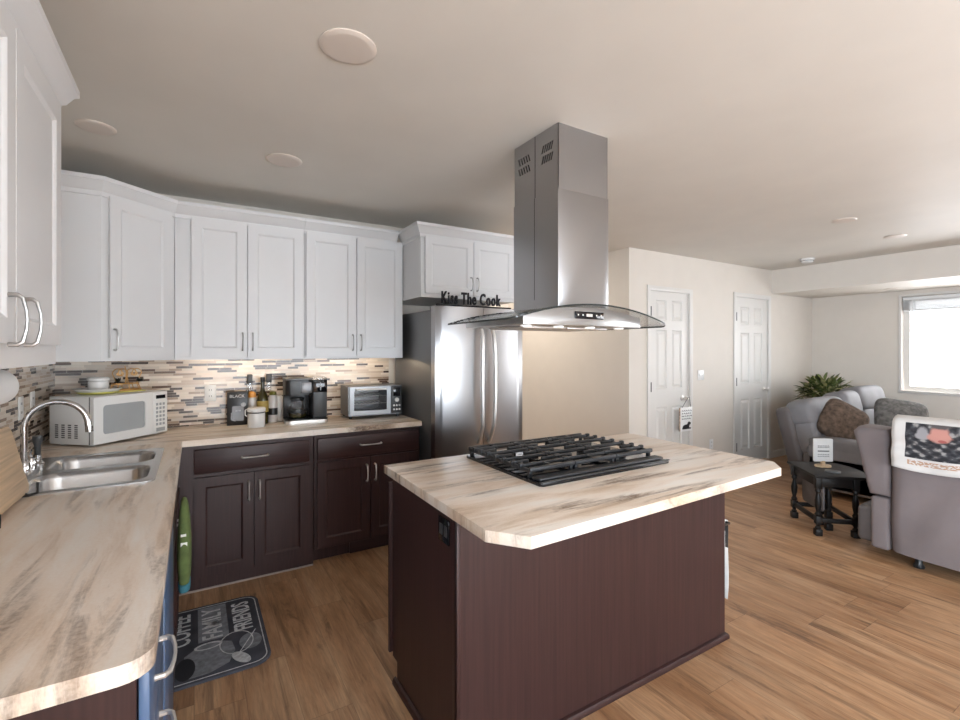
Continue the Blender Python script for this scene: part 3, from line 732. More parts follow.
# chimney: lower sleeve, upper sleeve with diagonal slots
CX0, CX1, CY0, CY1 = 1.458, 1.788, 1.70, 2.06
b = B(); n = 12
low = []
for k in range(n+1):
    x = CX0+(CX1-CX0)*k/n; low.append((x, arc(x)+.009))
prism(b, low+[(CX1, 2.21), (CX0, 2.21)], CY0, CY1, XZ, bev=.003); obj('lower_chimney', b, M['steelZ'], t, world=True, ang=25)
b = B(); i = .004
sl = []
yc = (CY0+CY1)/2
def slots(ya, yb, rising):
    out = []
    for k in range(5):
        u0 = ya+.008+k*(yb-ya-.03)/4.4; s = .028
        z0 = 2.36; 
        for r in range(2):
            zz = z0+r*.052; q = s if rising else -s
            out.append([(u0, zz), (u0+.010, zz), (u0+.010+q*.5, zz+.038), (u0+q*.5, zz+.038)] )
    return out
H_ = slots(CY0+.045, yc-.03, False)+slots(yc+.03, CY1-.03, True)
plate(b, rect(CY0+i, 2.2105, CY1-i, 2.5195), H_, CX0+i, CX0+i+.003, YZ)
box(b, (CX0+i, CY0+i, 2.2105), (CX1-i, CY0+i+.003, 2.5195)); box(b, (CX0+i, CY1-i-.003, 2.2105), (CX1-i, CY1-i, 2.5195)); box(b, (CX1-i-.003, CY0+i, 2.2105), (CX1-i, CY1-i, 2.5195))
obj('upper_chimney', b, M['steelZ'], t, world=True, smooth=False)
b = B(); box(b, (CX0+.03, CY0+.03, 2.2105), (CX1-.03, CY1-.03, 2.50)); obj('duct', b, M['darkvoid'], t, world=True)
b = B(); box(b, (CX0-.0006, yc-.0015, 1.70), (CX0+.0008, yc+.0015, 2.2095)); box(b, (CX0+i-.0006, yc-.002, 2.2105), (CX0+i+.001, yc+.002, 2.519)); obj('seam', b, M['darkvoid'], t, world=True)

# ------------------------------------------------------------ on the counter
t = thing('microwave_oven', 'white countertop microwave set across the corner beside the sink', 'microwave', (-.475, 3.305, .9155), R(47))
w_, d_ = .478, .30
b = B(); box(b, (0, .02, .010), (w_, d_, .275), .006); 
for x in (.04, w_-.04):
    for y in (.05, d_-.05): cyl(b, (x, y, 0), (x, y, .012), .012, seg=10)
obj('case', b, M['whitep'], t)
b = B(); plate(b, rrect(.002, .012, w_*.775, .273, .008, 2), [rrect(.055, .062, .318, .225, .018, 3)], -.006, .0195, XZ); d = obj('door', b, M['whitep'], t, ang=30)
b = B(); prism(b, rrect(.053, .060, .320, .227, .018, 3), .001, .006, XZ); obj('window', b, M['greyp'], d)
b = B(); box(b, (w_*.78, -.006, .012), (w_-.002, .0195, .273), .005); cp = obj('control_panel', b, M['whitep'], t)
b = B(); box(b, (w_*.78+.018, -.0075, .228), (w_-.020, -.0058, .25)); obj('display', b, M['blackg'], cp)
b = B()
for r in range(6):
    for c in range(3): box(b, (w_*.78+.018+c*.024, -.0072, .06+r*.025), (w_*.78+.034+c*.024, -.0058, .076+r*.025), .0004, 1)
box(b, (w_*.78+.02, -.0075, .022), (w_-.022, -.0058, .045), .0004, 1); obj('button', b, M['greyp'], cp)
for c in range(4):
    b = B()
    for r in range(7): box(b, (-.0008, .10+c*.045, .045+r*.0115), (.0012, .122+c*.045, .0515+r*.0115))
    obj('side_vent', b, M['dkgrey'], t)
b = B(); box(b, (-.001, .0195, .012), (.001, .0225, .275)); obj('seam', b, M['dkgrey'], t)
MT = .9155+.2755
t = thing('plate', 'shallow pale bowl with yellow-green underside on top of the microwave', 'plate', (-.485, 3.555, MT))
b = B(); lathe(b, [(0, .004), (.055, .004), (.085, .014), (.118, .034), (.122, .034), (.088, .008), (.058, 0), (0, 0)], seg=40); o = obj('dish', b, M['whitec'], t)
b = B(); lathe(b, [(.05, .0), (.089, .0065), (.1, .0155), (.1, .013), (.09, .004), (.055, -.001)], seg=40)
obj('underside', b, M['yellow'], o, label='yellow-green glazed underside')
t = thing('crock', 'small white lidded jar standing in the dish on the microwave', 'jar', (-.485, 3.57, MT+.0045))
b = B(); lathe(b, [(0, 0), (.045, 0), (.05, .01), (.05, .065), (.046, .07), (0, .07)]); obj('jar_body', b, M['whitec'], t)
b = B(); lathe(b, [(.049, .0705), (.055, .074), (.055, .086), (.045, .094), (0, .096)]); obj('lid', b, M['whitec'], t)
t = thing('wire_ornament', 'gilt wire scroll ornament with dark leaves on top of the microwave', 'ornament', (-.365, 3.66, MT), R(35))
b = B(); prism(b, rrect(-.10, -.05, .10, .05, .02), 0, .006, bev=.002); obj('tray', b, M['yellow'], t)
b = B()
tube(b, [(.09*math.cos(a), .04*math.sin(a), .012) for a in [2*PI*k/24 for k in range(24)]], .0045, 8, True)
tube(b, [(.075*math.cos(a), .034*math.sin(a), .05) for a in [2*PI*k/24 for k in range(24)]], .003, 8, True)
for k in range(8):
    a = 2*PI*k/8; tube(b, [(.088*math.cos(a), .04*math.sin(a), .012), (.074*math.cos(a), .034*math.sin(a), .05)], .0028, 6)
for s, x0 in ((-1, -.06), (1, .0), (-1, .02), (1, .08)):
    pts = []
    for k in range(26):
        a = k/25*3.4*PI/1.6; r = .034*(1-k/30); pts.append((x0+s*r*math.cos(a)-s*.02, .0, .115+r*math.sin(a)))
    tube(b, pts, .0028, 6); tube(b, [(x0*.8, 0, .05), (x0+s*.014, 0, .115)], .0028, 6)
tube(b, [(0, 0, .05), (.005, 0, .12), (-.004, 0, .16)], .003, 6)
obj('wire_frame', b, M['gold'], t)
for cx in (-.052, .075):
    b = B(); rnd = random.Random(int(cx*1000))
    for k in range(16):
        a = rnd.uniform(0, 2*PI); e = rnd.uniform(-.3, 1.2); L = rnd.uniform(.02, .034)
        d = Vector((math.cos(a)*math.cos(e), math.sin(a)*math.cos(e), math.sin(e))); s_ = d.cross(Vector((.2, .1, 1))).normalized()*.009; c = Vector((cx, -.02, .065)); u = d.cross(s_).normalized()*.003
        v = [b.verts.new(c), b.verts.new(c+d*L*.5+s_+u), b.verts.new(c+d*L), b.verts.new(c+d*L*.5-s_+u)]
        b.faces.new(v); v2 = [b.verts.new(q.co-u*.6) for q in v]; b.faces.new(v2[::-1])
    obj('leaf_cluster', b, M['leafdk'], t)

CZ = .9155
t = thing('coffee_box', 'black printed coffee box standing against the mosaic tile', 'box', (.268, 3.80, CZ), R(-6))
b = B(); box(b, (-.066, -.035, 0), (.066, .035, .235), .002); o = obj('carton', b, M['black'], t)
b = B(); text(b, 'BLACK', .030, TR((-.002, -.0355, .205), rx=PI/2), .0005, 1.05); obj('lettering', b, M['whitep'], o)
b = B(); prism(b, rrect(-.034, .03, .04, .135, .008), -.0362, -.0352, XZ); obj('print_panel', b, M['steel_side'], o)
b = B(); lathe(b, [(0, 0), (.016, 0), (.016, .0008), (0, .0008)], M=TR((.038, -.0364, .145), rx=PI/2)); tube(b, [(-.04, -.0365, .04), (-.038, -.0365, .09)], .003, 6); tube(b, [(-.04, -.0365, .04), (-.012, -.0365, .03)], .003, 6); obj('print_mark', b, M['matlite'], o)
b = B(); box(b, (-.012, -.0370, .098), (.022, -.0363, .108)); obj('print_line', b, M['matlite'], o)
t = thing('canister', 'white ceramic canister with clamp lid in front of the bottles', 'canister', (.372, 3.625, CZ))
b = B(); lathe(b, [(0, 0), (.052, 0), (.056, .006), (.056, .092), (.053, .096), (0, .096)], seg=36); obj('jar_body', b, M['whitec'], t)
b = B(); lathe(b, [(.0545, .0965), (.0565, .099), (.0565, .103), (.0545, .1045), (0, .1045)], seg=36); obj('gasket', b, M['dkgrey'], t)
b = B(); lathe(b, [(.057, .105), (.060, .108), (.060, .128), (.052, .134), (0, .136)], seg=36); obj('lid', b, M['whitec'], t)
b = B(); tube(b, [(-.058, 0, .075), (-.07, 0, .085), (-.07, 0, .118), (-.061, 0, .125)], .003, 8); obj('clamp', b, M['nickel'], t)
t = thing('oil_bottle', 'dark glass bottle with long neck and ochre label behind the canister', 'bottle', (.428, 3.765, CZ))
b = B(); lathe(b, [(0, 0), (.036, 0), (.039, .006), (.039, .175), (.034, .20), (.016, .24), (.0135, .26), (.0135, .315), (0, .316)]); obj('glass_body', b, M['oil'], t)
b = B(); lathe(b, [(.0145, .30), (.016, .303), (.016, .335), (0, .338)]); obj('cap', b, M['black'], t)
b = B(); lathe(b, [(.0392, .085), (.0398, .085), (.0398, .165), (.0392, .165)]); obj('label', b, M['label_y'], t)
t = thing('bottle', 'white bottle with orange cap between the coffee box and the dark bottle', 'bottle', (.362, 3.80, CZ))
b = B(); lathe(b, [(0, 0), (.027, 0), (.029, .005), (.029, .15), (.024, .19), (0, .19)]); obj('bottle_body', b, M['frosty'], t)
b = B(); lathe(b, [(.025, .1905), (.027, .195), (.024, .222), (.012, .232), (0, .233)]); obj('cap', b, M['orange'], t)
t = thing('bottle', 'white bottle with olive cap and black label right of the dark bottle', 'bottle', (.502, 3.80, CZ))
b = B(); lathe(b, [(0, 0), (.030, 0), (.032, .005), (.032, .175), (.024, .20), (0, .20)]); obj('bottle_body', b, M['frosty'], t)
b = B(); lathe(b, [(.024, .2005), (.026, .205), (.023, .225), (0, .231)]); obj('cap', b, M['olive'], t)
b = B(); lathe(b, [(.0322, .055), (.0328, .055), (.0328, .105), (.0322, .105)]); obj('label', b, M['black'], t)
for x, lab in ((.352, 'slim glass mill with dark square cap above the orange-capped bottle'), (.482, 'slim glass mill with dark square cap above the olive-capped bottle')):
    t = thing('pepper_mill', lab, 'mill', (x, 3.863, CZ), 0, 'tall mills by the tile')
    b = B(); lathe(b, [(0, 0), (.019, 0), (.02, .004), (.017, .1), (.017, .29), (0, .29)]); obj('glass_body', b, M['glass'], t)
    b = B(); box(b, (-.018, -.018, .2905), (.018, .018, .355), .004); obj('cap', b, M['dkgrey'], t)
t = thing('upright_box', 'plain pale upright box beside the coffee maker', 'box', (.550, 3.845, CZ))
b = B(); box(b, (-.024, -.03, 0), (.024, .03, .19), .004); obj('carton', b, M['frosty'], t)

t = thing('coffee_maker', 'black and steel drip coffee maker with glass carafe', 'coffee maker', (.705, 3.66, CZ), R(-3)); t.scale = (1.17, 1.08, 1.0)
b = B(); prism(b, rrect(-.125, -.10, .125, .11, .03), 0, .028, bev=.004); obj('base', b, M['nickel'], t)
b = B(); prism(b, rrect(-.125, -.10, .125, .11, .03), .0285, .036, bev=.002); lathe(b, [(0, .0362), (.065, .0362), (.065, .040), (0, .040)], (-.05, -.02, 0)); obj('hotplate', b, M['black'], t)
b = B(); box(b, (.035, -.075, .0362), (.122, .108, .305), .012); obj('water_tank', b, M['dkgrey'], t)
b = B(); box(b, (-.122, .058, .0362), (.034, .108, .21), .008); obj('back_column', b, M['black'], t)
b = B(); prism(b, rrect(-.125, -.10, .034, .108, .03), .2105, .318, bev=.006); o = obj('brew_head', b, M['black'], t)
b = B(); box(b, (-.035, -.1025, .225), (.025, -.0995, .30), .003); obj('steel_trim', b, M['steel_side'], o)
b = B(); box(b, (-.125, -.098, .3185), (.034, .108, .331), .004); obj('lid', b, M['steel_side'], t)
b = B(); box(b, (.04, -.07, .3055), (.12, .10, .335), .008); tk = obj('tank_lid', b, M['glass'], t)
b = B(); box(b, (.036, -.0795, .225), (.121, -.0755, .318), .003); cp = obj('control_panel', b, M['blackg'], t)
b = B(); box(b, (.06, -.0803, .262), (.10, -.0796, .267)); box(b, (.078, -.0803, .24), (.083, -.0796, .30)); obj('display_mark', b, M['matlite'], cp)
cf = thing('carafe', 'glass coffee carafe with black handle inside the coffee maker', 'carafe', (.705-.0585*math.cos(R(-3)), 3.66-.022-.0585*math.sin(R(-3)), CZ+.0405), R(-3))
b = B(); lathe(b, [(0, 0), (.055, 0), (.064, .015), (.066, .05), (.060, .085), (.045, .115), (.043, .125)], seg=32); obj('glass_jug', b, M['glass'], cf)
b = B(); lathe(b, [(0, .004), (.052, .004), (.061, .015), (.062, .035), (0, .035)], seg=32); obj('coffee', b, M['oil'], cf)
b = B(); lathe(b, [(.042, .1255), (.048, .13), (.046, .145), (0, .15)], seg=32); lathe(b, [(.0665, .045), (.0675, .045), (.0655, .06), (.0645, .06)], seg=32); obj('lid', b, M['black'], cf)
b = B(); tube(b, [(.018, -.045, .135), (.033, -.082, .128), (.036, -.09, .09), (.030, -.075, .04), (.025, -.060, .035)], .009, 10); obj('handle', b, M['black'], cf)

t = thing('toaster_oven', 'stainless toaster oven beside the refrigerator', 'toaster oven', (1.232, 3.745, CZ), R(-2))
b = B(); plate(b, rect(-.215, .02, .215, .25), [rect(-.18, .055, .095, .225)], -.125, -.105, XZ)
box(b, (-.215, -.105, .02), (-.20, .125, .25)); box(b, (.10, -.105, .02), (.215, .125, .25)); box(b, (-.20, -.105, .235), (.10, .125, .25)); box(b, (-.20, -.105, .02), (.10, .125, .05)); box(b, (-.20, .11, .05), (.10, .125, .235))
obj('case', b, M['steel_side'], t, smooth=False)
b = B(); plate(b, rrect(-.205, .03, .118, .246, .01, 2), [rrect(-.172, .062, .088, .218, .01, 2)], -.140, -.126, XZ); d = obj('door', b, M['steelM'], t, ang=30)
b = B(); box(b, (-.174, -.136, .060), (.09, -.132, .220)); obj('window', b, M['glass'], d)
b = B(); tube(b, [(-.16, -.141, .226), (-.16, -.168, .226), (.075, -.168, .226), (.075, -.141, .226)], .006, 10); obj('handle', b, M['nickel'], d)
b = B()
for z in (.11, .17):
    for k in range(9): tube(b, [(-.19+k*.033, -.09, z), (-.19+k*.033, .09, z)], .002, 6)
    tube(b, [(-.198, -.09, z), (.098, -.09, z)], .003, 6); tube(b, [(-.198, .09, z), (.098, .09, z)], .003, 6)
obj('rack', b, M['nickel'], t)
b = B(); box(b, (.128, -.1385, .03), (.212, -.1255, .246), .004); cp = obj('control_panel', b, M['dkgrey'], t)
b = B(); box(b, (.142, -.1402, .165), (.198, -.1386, .232), .001); obj('display', b, M['blackg'], cp)
b = B(); lathe(b, [(0, 0), (.017, 0), (.016, .014), (0, .015)], M=TR((.17, -.1386, .135), rx=PI/2))
for r in range(2):
    for c in range(3): lathe(b, [(0, 0), (.008, 0), (.007, .006), (0, .006)], seg=12, M=TR((.147+c*.023, -.1386, .09-r*.032), rx=PI/2))
obj('knob', b, M['nickel'], cp)
for x in (-.19, .19):
    for y in (-.10, .10):
        b = B(); cyl(b, (x, y, 0), (x, y, .0198), .013, seg=12); obj('foot', b, M['black'], t)

# board on a wire easel, paper roll, mitt, mat
t = thing('cutting_board', 'pale maple board leaning on a black wire easel at the left wall', 'cutting board', (-.535, 2.12, CZ))
ML = Matrix.Translation((.012, 0, .012)) @ Matrix.Rotation(R(-13), 4, 'Y')
b = B(); prism(b, rrect(-.28, 0, .262, .25, .02), -.022, 0, YZ, bev=.004); b.transform(ML); obj('board', b, M['maple'], t)
for y in (-.2, .2):
    b = B(); tube(b, [(.045, y, .05), (.045, y, .012), (.02, y, .004), (-.03, y, .006), (-.05, y, .02), (-.095, y, .22), (-.1, y, .25)], .0045, 8); tube(b, [(.045, y, .012), (.02, y, .005), (-.02, y, .03)], .0045, 8); obj('easel_wire', b, M['black'], t)
t = thing('paper_towel_roll', 'white paper towel roll on a dark bracket under the near left cabinet', 'paper towel', (-.52, 2.0, 1.337))
b = B(); cyl(b, (0, -.25, 0), (0, 0, 0), .055, seg=32); obj('roll', b, M['paper'], t)
b = B(); box(b, (-.02, .006, -.02), (.02, .014, .0605), .002); box(b, (-.02, -.262, -.02), (.02, -.254, .0605), .002); cyl(b, (0, -.262, 0), (0, .014, 0), .012, seg=12); obj('bracket', b, M['dkgrey'], t)
t = thing('oven_mitt', 'green mitt with teal hem hanging from the sink cabinet door', 'oven mitt', (-.036, 2.42, .42))
b = B(); sq(b, (0, 0, .2), (.027, .09, .19), .6, .7, warp=lambda q: Vector((q.x*(1-.35*max(0, q.z)/.2), q.y*(1-.55*max(0, q.z)/.2), q.z))); obj('mitt_body', b, M['green'], t)
b = B(); sq(b, (0, 0, .02), (.0235, .078, .02), .45, .7); obj('hem', b, M['teal'], t)
b = B(); box(b, (-.012, -.086, .20), (.012, -.0765, .222), .002); box(b, (-.012, -.080, .245), (.008, -.072, .255), .001); obj('tag', b, M['whitep'], t)
t = thing('kitchen_mat', 'charcoal cushioned kitchen mat printed with words and a coffee cup by the sink', 'mat', (.08, 2.72, .0005))
b = B(); prism(b, rrect(-.26, -.34, .235, .35, .07), 0, .012, bev=.005); o = obj('cushion', b, M['matgrey'], t)
zz = .0125
b = B(); plate(b, rrect(-.245, -.325, .22, .335, .06), [rrect(-.24, -.32, .215, .33, .055)], zz-.0004, zz+.0002); obj('border_line', b, M['matlite'], o)
for s, x, y, sz, sx in (('COFFEE', -.135, .135, .125, .72), ('FAMILY', .005, .135, .125, .78), ('FRIENDS', .145, .135, .12, .66)):
    b = B(); text(b, s, sz, TR((x, y, zz), PI/2), .0004, sx, bold=.002); obj('lettering', b, M['matlite'], o)
b = B(); prism(b, rect(-.062, -.03, .072, .32), zz-.0003, zz-.0001); obj('word_band', b, M['matmid'], o)
b = B(); ell = lambda cx, cy, a, c, r0=0: [(cx+a*math.cos(2*PI*k/28)*math.cos(r0)-c*math.sin(2*PI*k/28)*math.sin(r0), cy+a*math.cos(2*PI*k/28)*math.sin(r0)+c*math.sin(2*PI*k/28)*math.cos(r0)) for k in range(28)]
prism(b, [(-.10, -.30), (-.02, -.30), (.06, -.26), (.09, -.17), (.08, -.09), (.02, -.05), (-.06, -.06), (-.12, -.12)], zz-.0004, zz+.0001); prism(b, ell(.16, -.13, .05, .07), zz-.0004, zz+.0001); obj('cup_print', b, M['matmid'], o)
b = B(); prism(b, ell(-.115, -.22, .04, .085), zz-.0002, zz+.0003); obj('cup_opening_print', b, M['matdark'], o)
b = B(); prism(b, ell(.11, -.25, .028, .06, .5), zz-.0002, zz+.0003); 
plate(b, ell(-.02, -.075, .06, .03), [ell(-.02, -.077, .048, .02)], zz-.0002, zz+.0003)
tube(b, [(.10, -.22, zz), (.15, -.12, zz), (.19, -.04, zz)], .002, 6); plate(b, ell(.10, -.11, .075, .1), [ell(.10, -.11, .07, .095)], zz-.0002, zz+.0003); obj('spoon_print', b, M['matlite'], o)

# ------------------------------------------------------------ plates on walls, ceiling fittings
def outlet(loc, rz, lab, w=.072, h=.116, kind='outlet', grp=None):
    t = thing('power_outlet' if kind == 'outlet' else 'light_switch', lab, kind, loc, rz, grp)
    b = B(); box(b, (-w/2, -.006, -h/2), (w/2, -.0003, h/2), .003); o = obj('cover_plate', b, M['whitep'], t)
    b = B()
    if kind == 'outlet':
        for z in (-.022, .022):
            for x in (-.007, .007): box(b, (x-.0018, -.0068, z-.006), (x+.0018, -.0059, z+.006))
    else:
        for x in ((-.024, .024) if w > .1 else (0,)): box(b, (x-.007, -.0115, -.014), (x+.007, -.0059, .014), .002)
    obj('socket_slot' if kind == 'outlet' else 'toggle', b, M['dkgrey'] if kind == 'outlet' else M['whitep'], o)
outlet((.10, YB-.0082, 1.142), 0, 'white outlet plate on the back mosaic tile left of the coffee box')
outlet((XL+.0082, 3.20, 1.16), PI/2, 'white outlet plate on the left mosaic tile nearer the faucet')
outlet((XL+.0082, 3.40, 1.17), PI/2, 'white outlet plate on the left mosaic tile next to the microwave')
outlet((5.09, YP-.0002, 1.155), 0, 'white double light switch on the wall between the two white doors', .118, .118, 'light switch')
outlet((5.295, YP-.0002, .325), 0, 'white outlet low on the wall between the two white doors')
GL = 'round recessed ceiling lights'
for (x, y, z, r, lab) in ((.465, 1.665, ZC, .098, 'recessed ceiling light nearest the camera above the worktop'), (-.402, 2.89, ZC, .08, 'recessed ceiling light in the left corner by the angled cabinet'),
                          (.435, 2.845, ZC, .094, 'recessed ceiling light in front of the white upper cabinets'), (4.58, 1.77, ZC, .085, 'recessed ceiling light between the hood and the smoke detector'),
                          (5.63, 1.77, ZC, .085, 'recessed ceiling light nearest the boxed soffit'), (7.34, 2.33, 2.205, .075, 'recessed light under the boxed soffit near the window')):
    t = thing('ceiling_light', lab, 'ceiling light', (x, y, z), 0, GL)
    b = B(); lathe(b, [(r*.78, -.0005), (r, -.0005), (r, -.004), (r*.9, -.009), (r*.78, -.010)], seg=40); obj('trim_ring', b, M['lampring'], t)
    b = B(); lathe(b, [(0, -.0005), (r*.775, -.0005), (r*.775, -.0075), (r*.4, -.009), (0, -.0095)], seg=40); obj('lens', b, M['diffuser'], t)
t = thing('smoke_detector', 'white round smoke detector on the ceiling near the soffit', 'smoke detector', (6.16, 2.75, ZC))
b = B(); lathe(b, [(0, -.0005), (.075, -.0005), (.075, -.014), (.066, -.018), (0, -.018)], seg=36); obj('mount', b, M['whitep'], t)
b = B(); lathe(b, [(.062, -.0185), (.062, -.034), (.05, -.044), (0, -.046)], seg=36); o = obj('cover', b, M['whitep'], t)
b = B(); lathe(b, [(.0625, -.022), (.0632, -.022), (.0632, -.028), (.0625, -.028)], seg=36); obj('vent_slot', b, M['dkgrey'], o)
# blind
t = thing('window_blind', 'white blind raised to the top of the window with hanging cords', 'blind', (XR+.03, 1.61, 1.945))
b = B(); box(b, (-.028, -.755, .135), (.028, .755, .178), .003); obj('headrail', b, M['blind'], t)
b = B()
for k in range(18): box(b, (-.025, -.75, .016+k*.0064), (.025, .75, .0185+k*.0064))
obj('slat_stack', b, M['blind'], t, smooth=False)
b = B(); box(b, (-.025, -.75, 0), (.025, .75, .014), .003); obj('bottom_rail', b, M['blind'], t)
b = B(); tube(b, [(-.031, .66, .14), (-.033, .655, -.2), (-.032, .66, -.30)], .003, 6); tube(b, [(-.031, .63, .14), (-.033, .632, -.5), (-.032, .625, -.86)], .003, 6); lathe(b, [(0, -.34), (.009, -.335), (.006, -.30), (0, -.295)], (-.032, .66, 0)); lathe(b, [(0, -.90), (.009, -.895), (.006, -.86), (0, -.855)], (-.032, .625, 0)); obj('cord', b, M['blind'], t)
# door sign
t = thing('door_hanger', 'white hanging sign with black dog silhouette on the left door knob', 'sign', (4.70, 3.318, .545))
b = B(); prism(b, rrect(-.105, 0, .105, .265, .006, 2), -.006, .006, XZ, bev=.001); o = obj('board', b, M['whitep'], t)
b = B(); box(b, (-.1085, -.0065, .002), (-.1055, .0065, .263)); obj('side_edge', b, M['tan'], o)
b = B(); tube(b, [(-.07, 0, .262), (.055, .008, .375), (.075, .008, .375), (.085, 0, .262)], .003, 6); obj('cord', b, M['dkgrey'], t)
b = B(); prism(b, [(-.075, .025), (-.05, .022), (.02, .022), (.075, .022), (.08, .034), (.045, .04), (.055, .065), (.075, .075), (.078, .09), (.05, .105), (.03, .10), (.015, .075), (-.03, .072), (-.06, .06)], -.0072, -.0061, XZ); obj('dog_print', b, M['black'], o)
b = B(); rnd = random.Random(3)
for z in (.135, .165, .195, .225):
    x = -.08
    while x < .07:
        w = rnd.uniform(.012, .03); tube(b, [(x, -.0068, z), (x+w*.5, -.0068, z+.008), (x+w, -.0068, z-.002)], .003, 6); x += w+.012
obj('script_print', b, M['black'], o)

# ------------------------------------------------------------ living area
# loveseat, back along the pantry wall side, facing the front
t = thing('reclining_sofa', 'grey reclining loveseat with three back cushions by the far corner', 'sofa', (5.36, 2.46, 0))
TB = Matrix.Translation((0, 0, .40)) @ Matrix.Rotation(R(-14), 4, 'X')
b = B(); box(b, (.0, -.80, .06), (2.02, -.02, .40), .03); obj('base', b, M['sofaside'], t)
b = B(); box(b, (.0, .0, -.34), (2.02, .16, .47), .05, 3, M=TB); obj('back_shell', b, M['sofaside'], t, label='dark outer back of the sofa')
for x0, x1, h in ((.02, .86, .52), (.87, 1.27, .56), (1.28, 1.99, .60)):
    b = B(); c, hx = (x0+x1)/2, (x1-x0)/2
    sq(b, (c, -.055, h-.14), (hx, .14, .15), .5, .35, M=TB); u = obj('head_cushion', b, M['sofagrey'], t)
    b = B(); sq(b, (c, -.07, .13), (hx-.01, .11, .22), .45, .3, M=TB); obj('lumbar_cushion', b, M['sofagrey'], t)
for x0, x1 in ((.22, .86), (1.28, 1.80)):
    b = B(); sq(b, ((x0+x1)/2, -.46, .44), ((x1-x0)/2, .37, .09), .4, .25); obj('seat_cushion', b, M['sofagrey'], t)
    b = B(); box(b, (x0+.01, -.84, .12), (x1-.01, -.80, .40), .02, 3); obj('footrest', b, M['sofagrey'], t)
b = B(); box(b, (.87, -.80, .40), (1.27, -.12, .50), .025, 3); obj('console', b, M['sofagrey'], t)
for x0, x1 in ((.0, .21), (1.81, 2.02)):
    b = B(); box(b, (x0, -.83, .06), (x1, -.06, .49), .03, 3); sq(b, ((x0+x1)/2, -.45, .50), ((x1-x0)/2, .39, .075), .4, .35); obj('armrest', b, M['sofagrey'], t)
t = thing('throw_pillow', 'brown plush throw pillow at the left end of the grey loveseat', 'pillow', (5.66, 2.20, .48), R(-48))
b = B(); sq(b, (0, 0, 0), (.21, .21, .095), .95, .42, nu=48, M=TR((0, 0, .23), 0, R(-20), R(30)) @ Matrix.Rotation(PI/2, 4, 'X')); obj('plush_cover', b, M['fur'], t)
t = thing('throw_pillow', 'grey plush throw pillow behind the recliner back', 'pillow', (6.62, 2.03, .53), R(-52))
b = B(); sq(b, (0, 0, 0), (.24, .20, .10), .95, .42, nu=48, M=TR((0, 0, .18), 0, R(-22), R(8)) @ Matrix.Rotation(PI/2, 4, 'X')); obj('plush_cover', b, M['fur2'], t)
# plant
t = thing('potted_plant', 'variegated leafy plant standing in the corner behind the grey loveseat', 'plant', (7.08, 2.93, 0))
b = B(); lathe(b, [(0, 0), (.13, 0), (.15, .02), (.185, .76), (.19, .78), (.175, .78), (.165, .72), (0, .72)], seg=32); obj('planter', b, M['pot'], t)
for nm, cnt, m, sd in (('foliage', 420, 'leaf', 1), ('foliage', 150, 'leaf2', 2)):
    b = B(); rnd = random.Random(sd)
    for k in range(cnt):
        a = rnd.uniform(0, 2*PI); e = math.asin(rnd.uniform(-.1, .98)); R0 = rnd.uniform(.15, .30)
        d = Vector((math.cos(a)*math.cos(e), math.sin(a)*math.cos(e), math.sin(e)*.85))
        p = Vector((0, 0, .80))+d*R0; d2 = (d+Vector((rnd.uniform(-.5, .5), rnd.uniform(-.5, .5), rnd.uniform(-.5, .3)))).normalized(); L = rnd.uniform(.08, .14); w = L*.2
        s = d2.cross(Vector((rnd.uniform(-.3, .3), .2, 1))).normalized()*w; n = s.cross(d2).normalized()*.012
        v = [b.verts.new(q) for q in (p, p+d2*L*.35+s+n, p+d2*L*.75+s*.7, p+d2*L-n, p+d2*L*.75-s*.7, p+d2*L*.35-s+n)]
        b.faces.new(v)
        if k % 5 == 0: tube(b, [(0, 0, .74), tuple(Vector((0, 0, .78))+d*R0*.5), tuple(p)], .004, 5)
    o = obj(nm, b, M[m], t, smooth=False)
# gate-leg table
PA = R(47.8)
t = thing('gate_leg_table', 'black turned-leg side table in front of the loveseat', 'side table', (4.18, 1.79, 0), PA)
LX, LY = .40, -.26     # legs rectangle from the near leg
def turned(b, x, y, h):
    box(b, (x-.024, y-.024, 0), (x+.024, y+.024, .05), .003); box(b, (x-.022, y-.022, .09), (x+.022, y+.022, .15), .003); box(b, (x-.022, y-.022, h-.09), (x+.022, y+.022, h), .003)
    lathe(b, [(.018, .05), (.022, .06), (.012, .075), (.018, .09)], (x, y, 0), 16)
    lathe(b, [(.018, .15), (.024, .165), (.013, .185), (.022, .23), (.024, .27), (.014, .315), (.012, .33), (.022, .345), (.018, h-.09)], (x, y, 0), 16)
TH = .455
for x, y in ((0, 0), (LX, 0), (0, LY), (LX, LY)):
    b = B(); turned(b, x, y, TH); obj('leg', b, M['blackwood'], t)
for x, y in ((.14, LY-.0), (.26, LY+.0)):
    b = B(); turned(b, x, y+.12, TH-.02); obj('gate_leg', b, M['blackwood'], t)
for a, c in (((.024, -.012, .10), (LX-.024, .012, .135)), ((.024, LY-.012, .10), (LX-.024, LY+.012, .135)), ((-.012, LY+.024, .10), (.012, -.024, .135)), ((LX-.012, LY+.024, .10), (LX+.012, -.024, .135))):
    b = B(); box(b, a, c, .003); obj('stretcher', b, M['blackwood'], t)
b = B(); box(b, (.022, -.008, TH-.075), (LX-.022, .010, TH-.001), .002); box(b, (.022, LY-.010, TH-.075), (LX-.022, LY+.008, TH-.001), .002); box(b, (-.008, LY+.022, TH-.075), (.010, -.022, TH-.001), .002); box(b, (LX-.01, LY+.022, TH-.075), (LX+.008, -.022, TH-.001), .002); obj('apron', b, M['blackwood'], t)
tp = [(-.045, .04), (-.05, LY-.02)]
for k in range(1, 12):
    a = PI*k/12; tp.append((LX/2-(LX/2+.06)*math.cos(a), LY-.03-.10*math.sin(a)))
tp += [(LX+.05, LY-.02), (LX+.045, .04)]
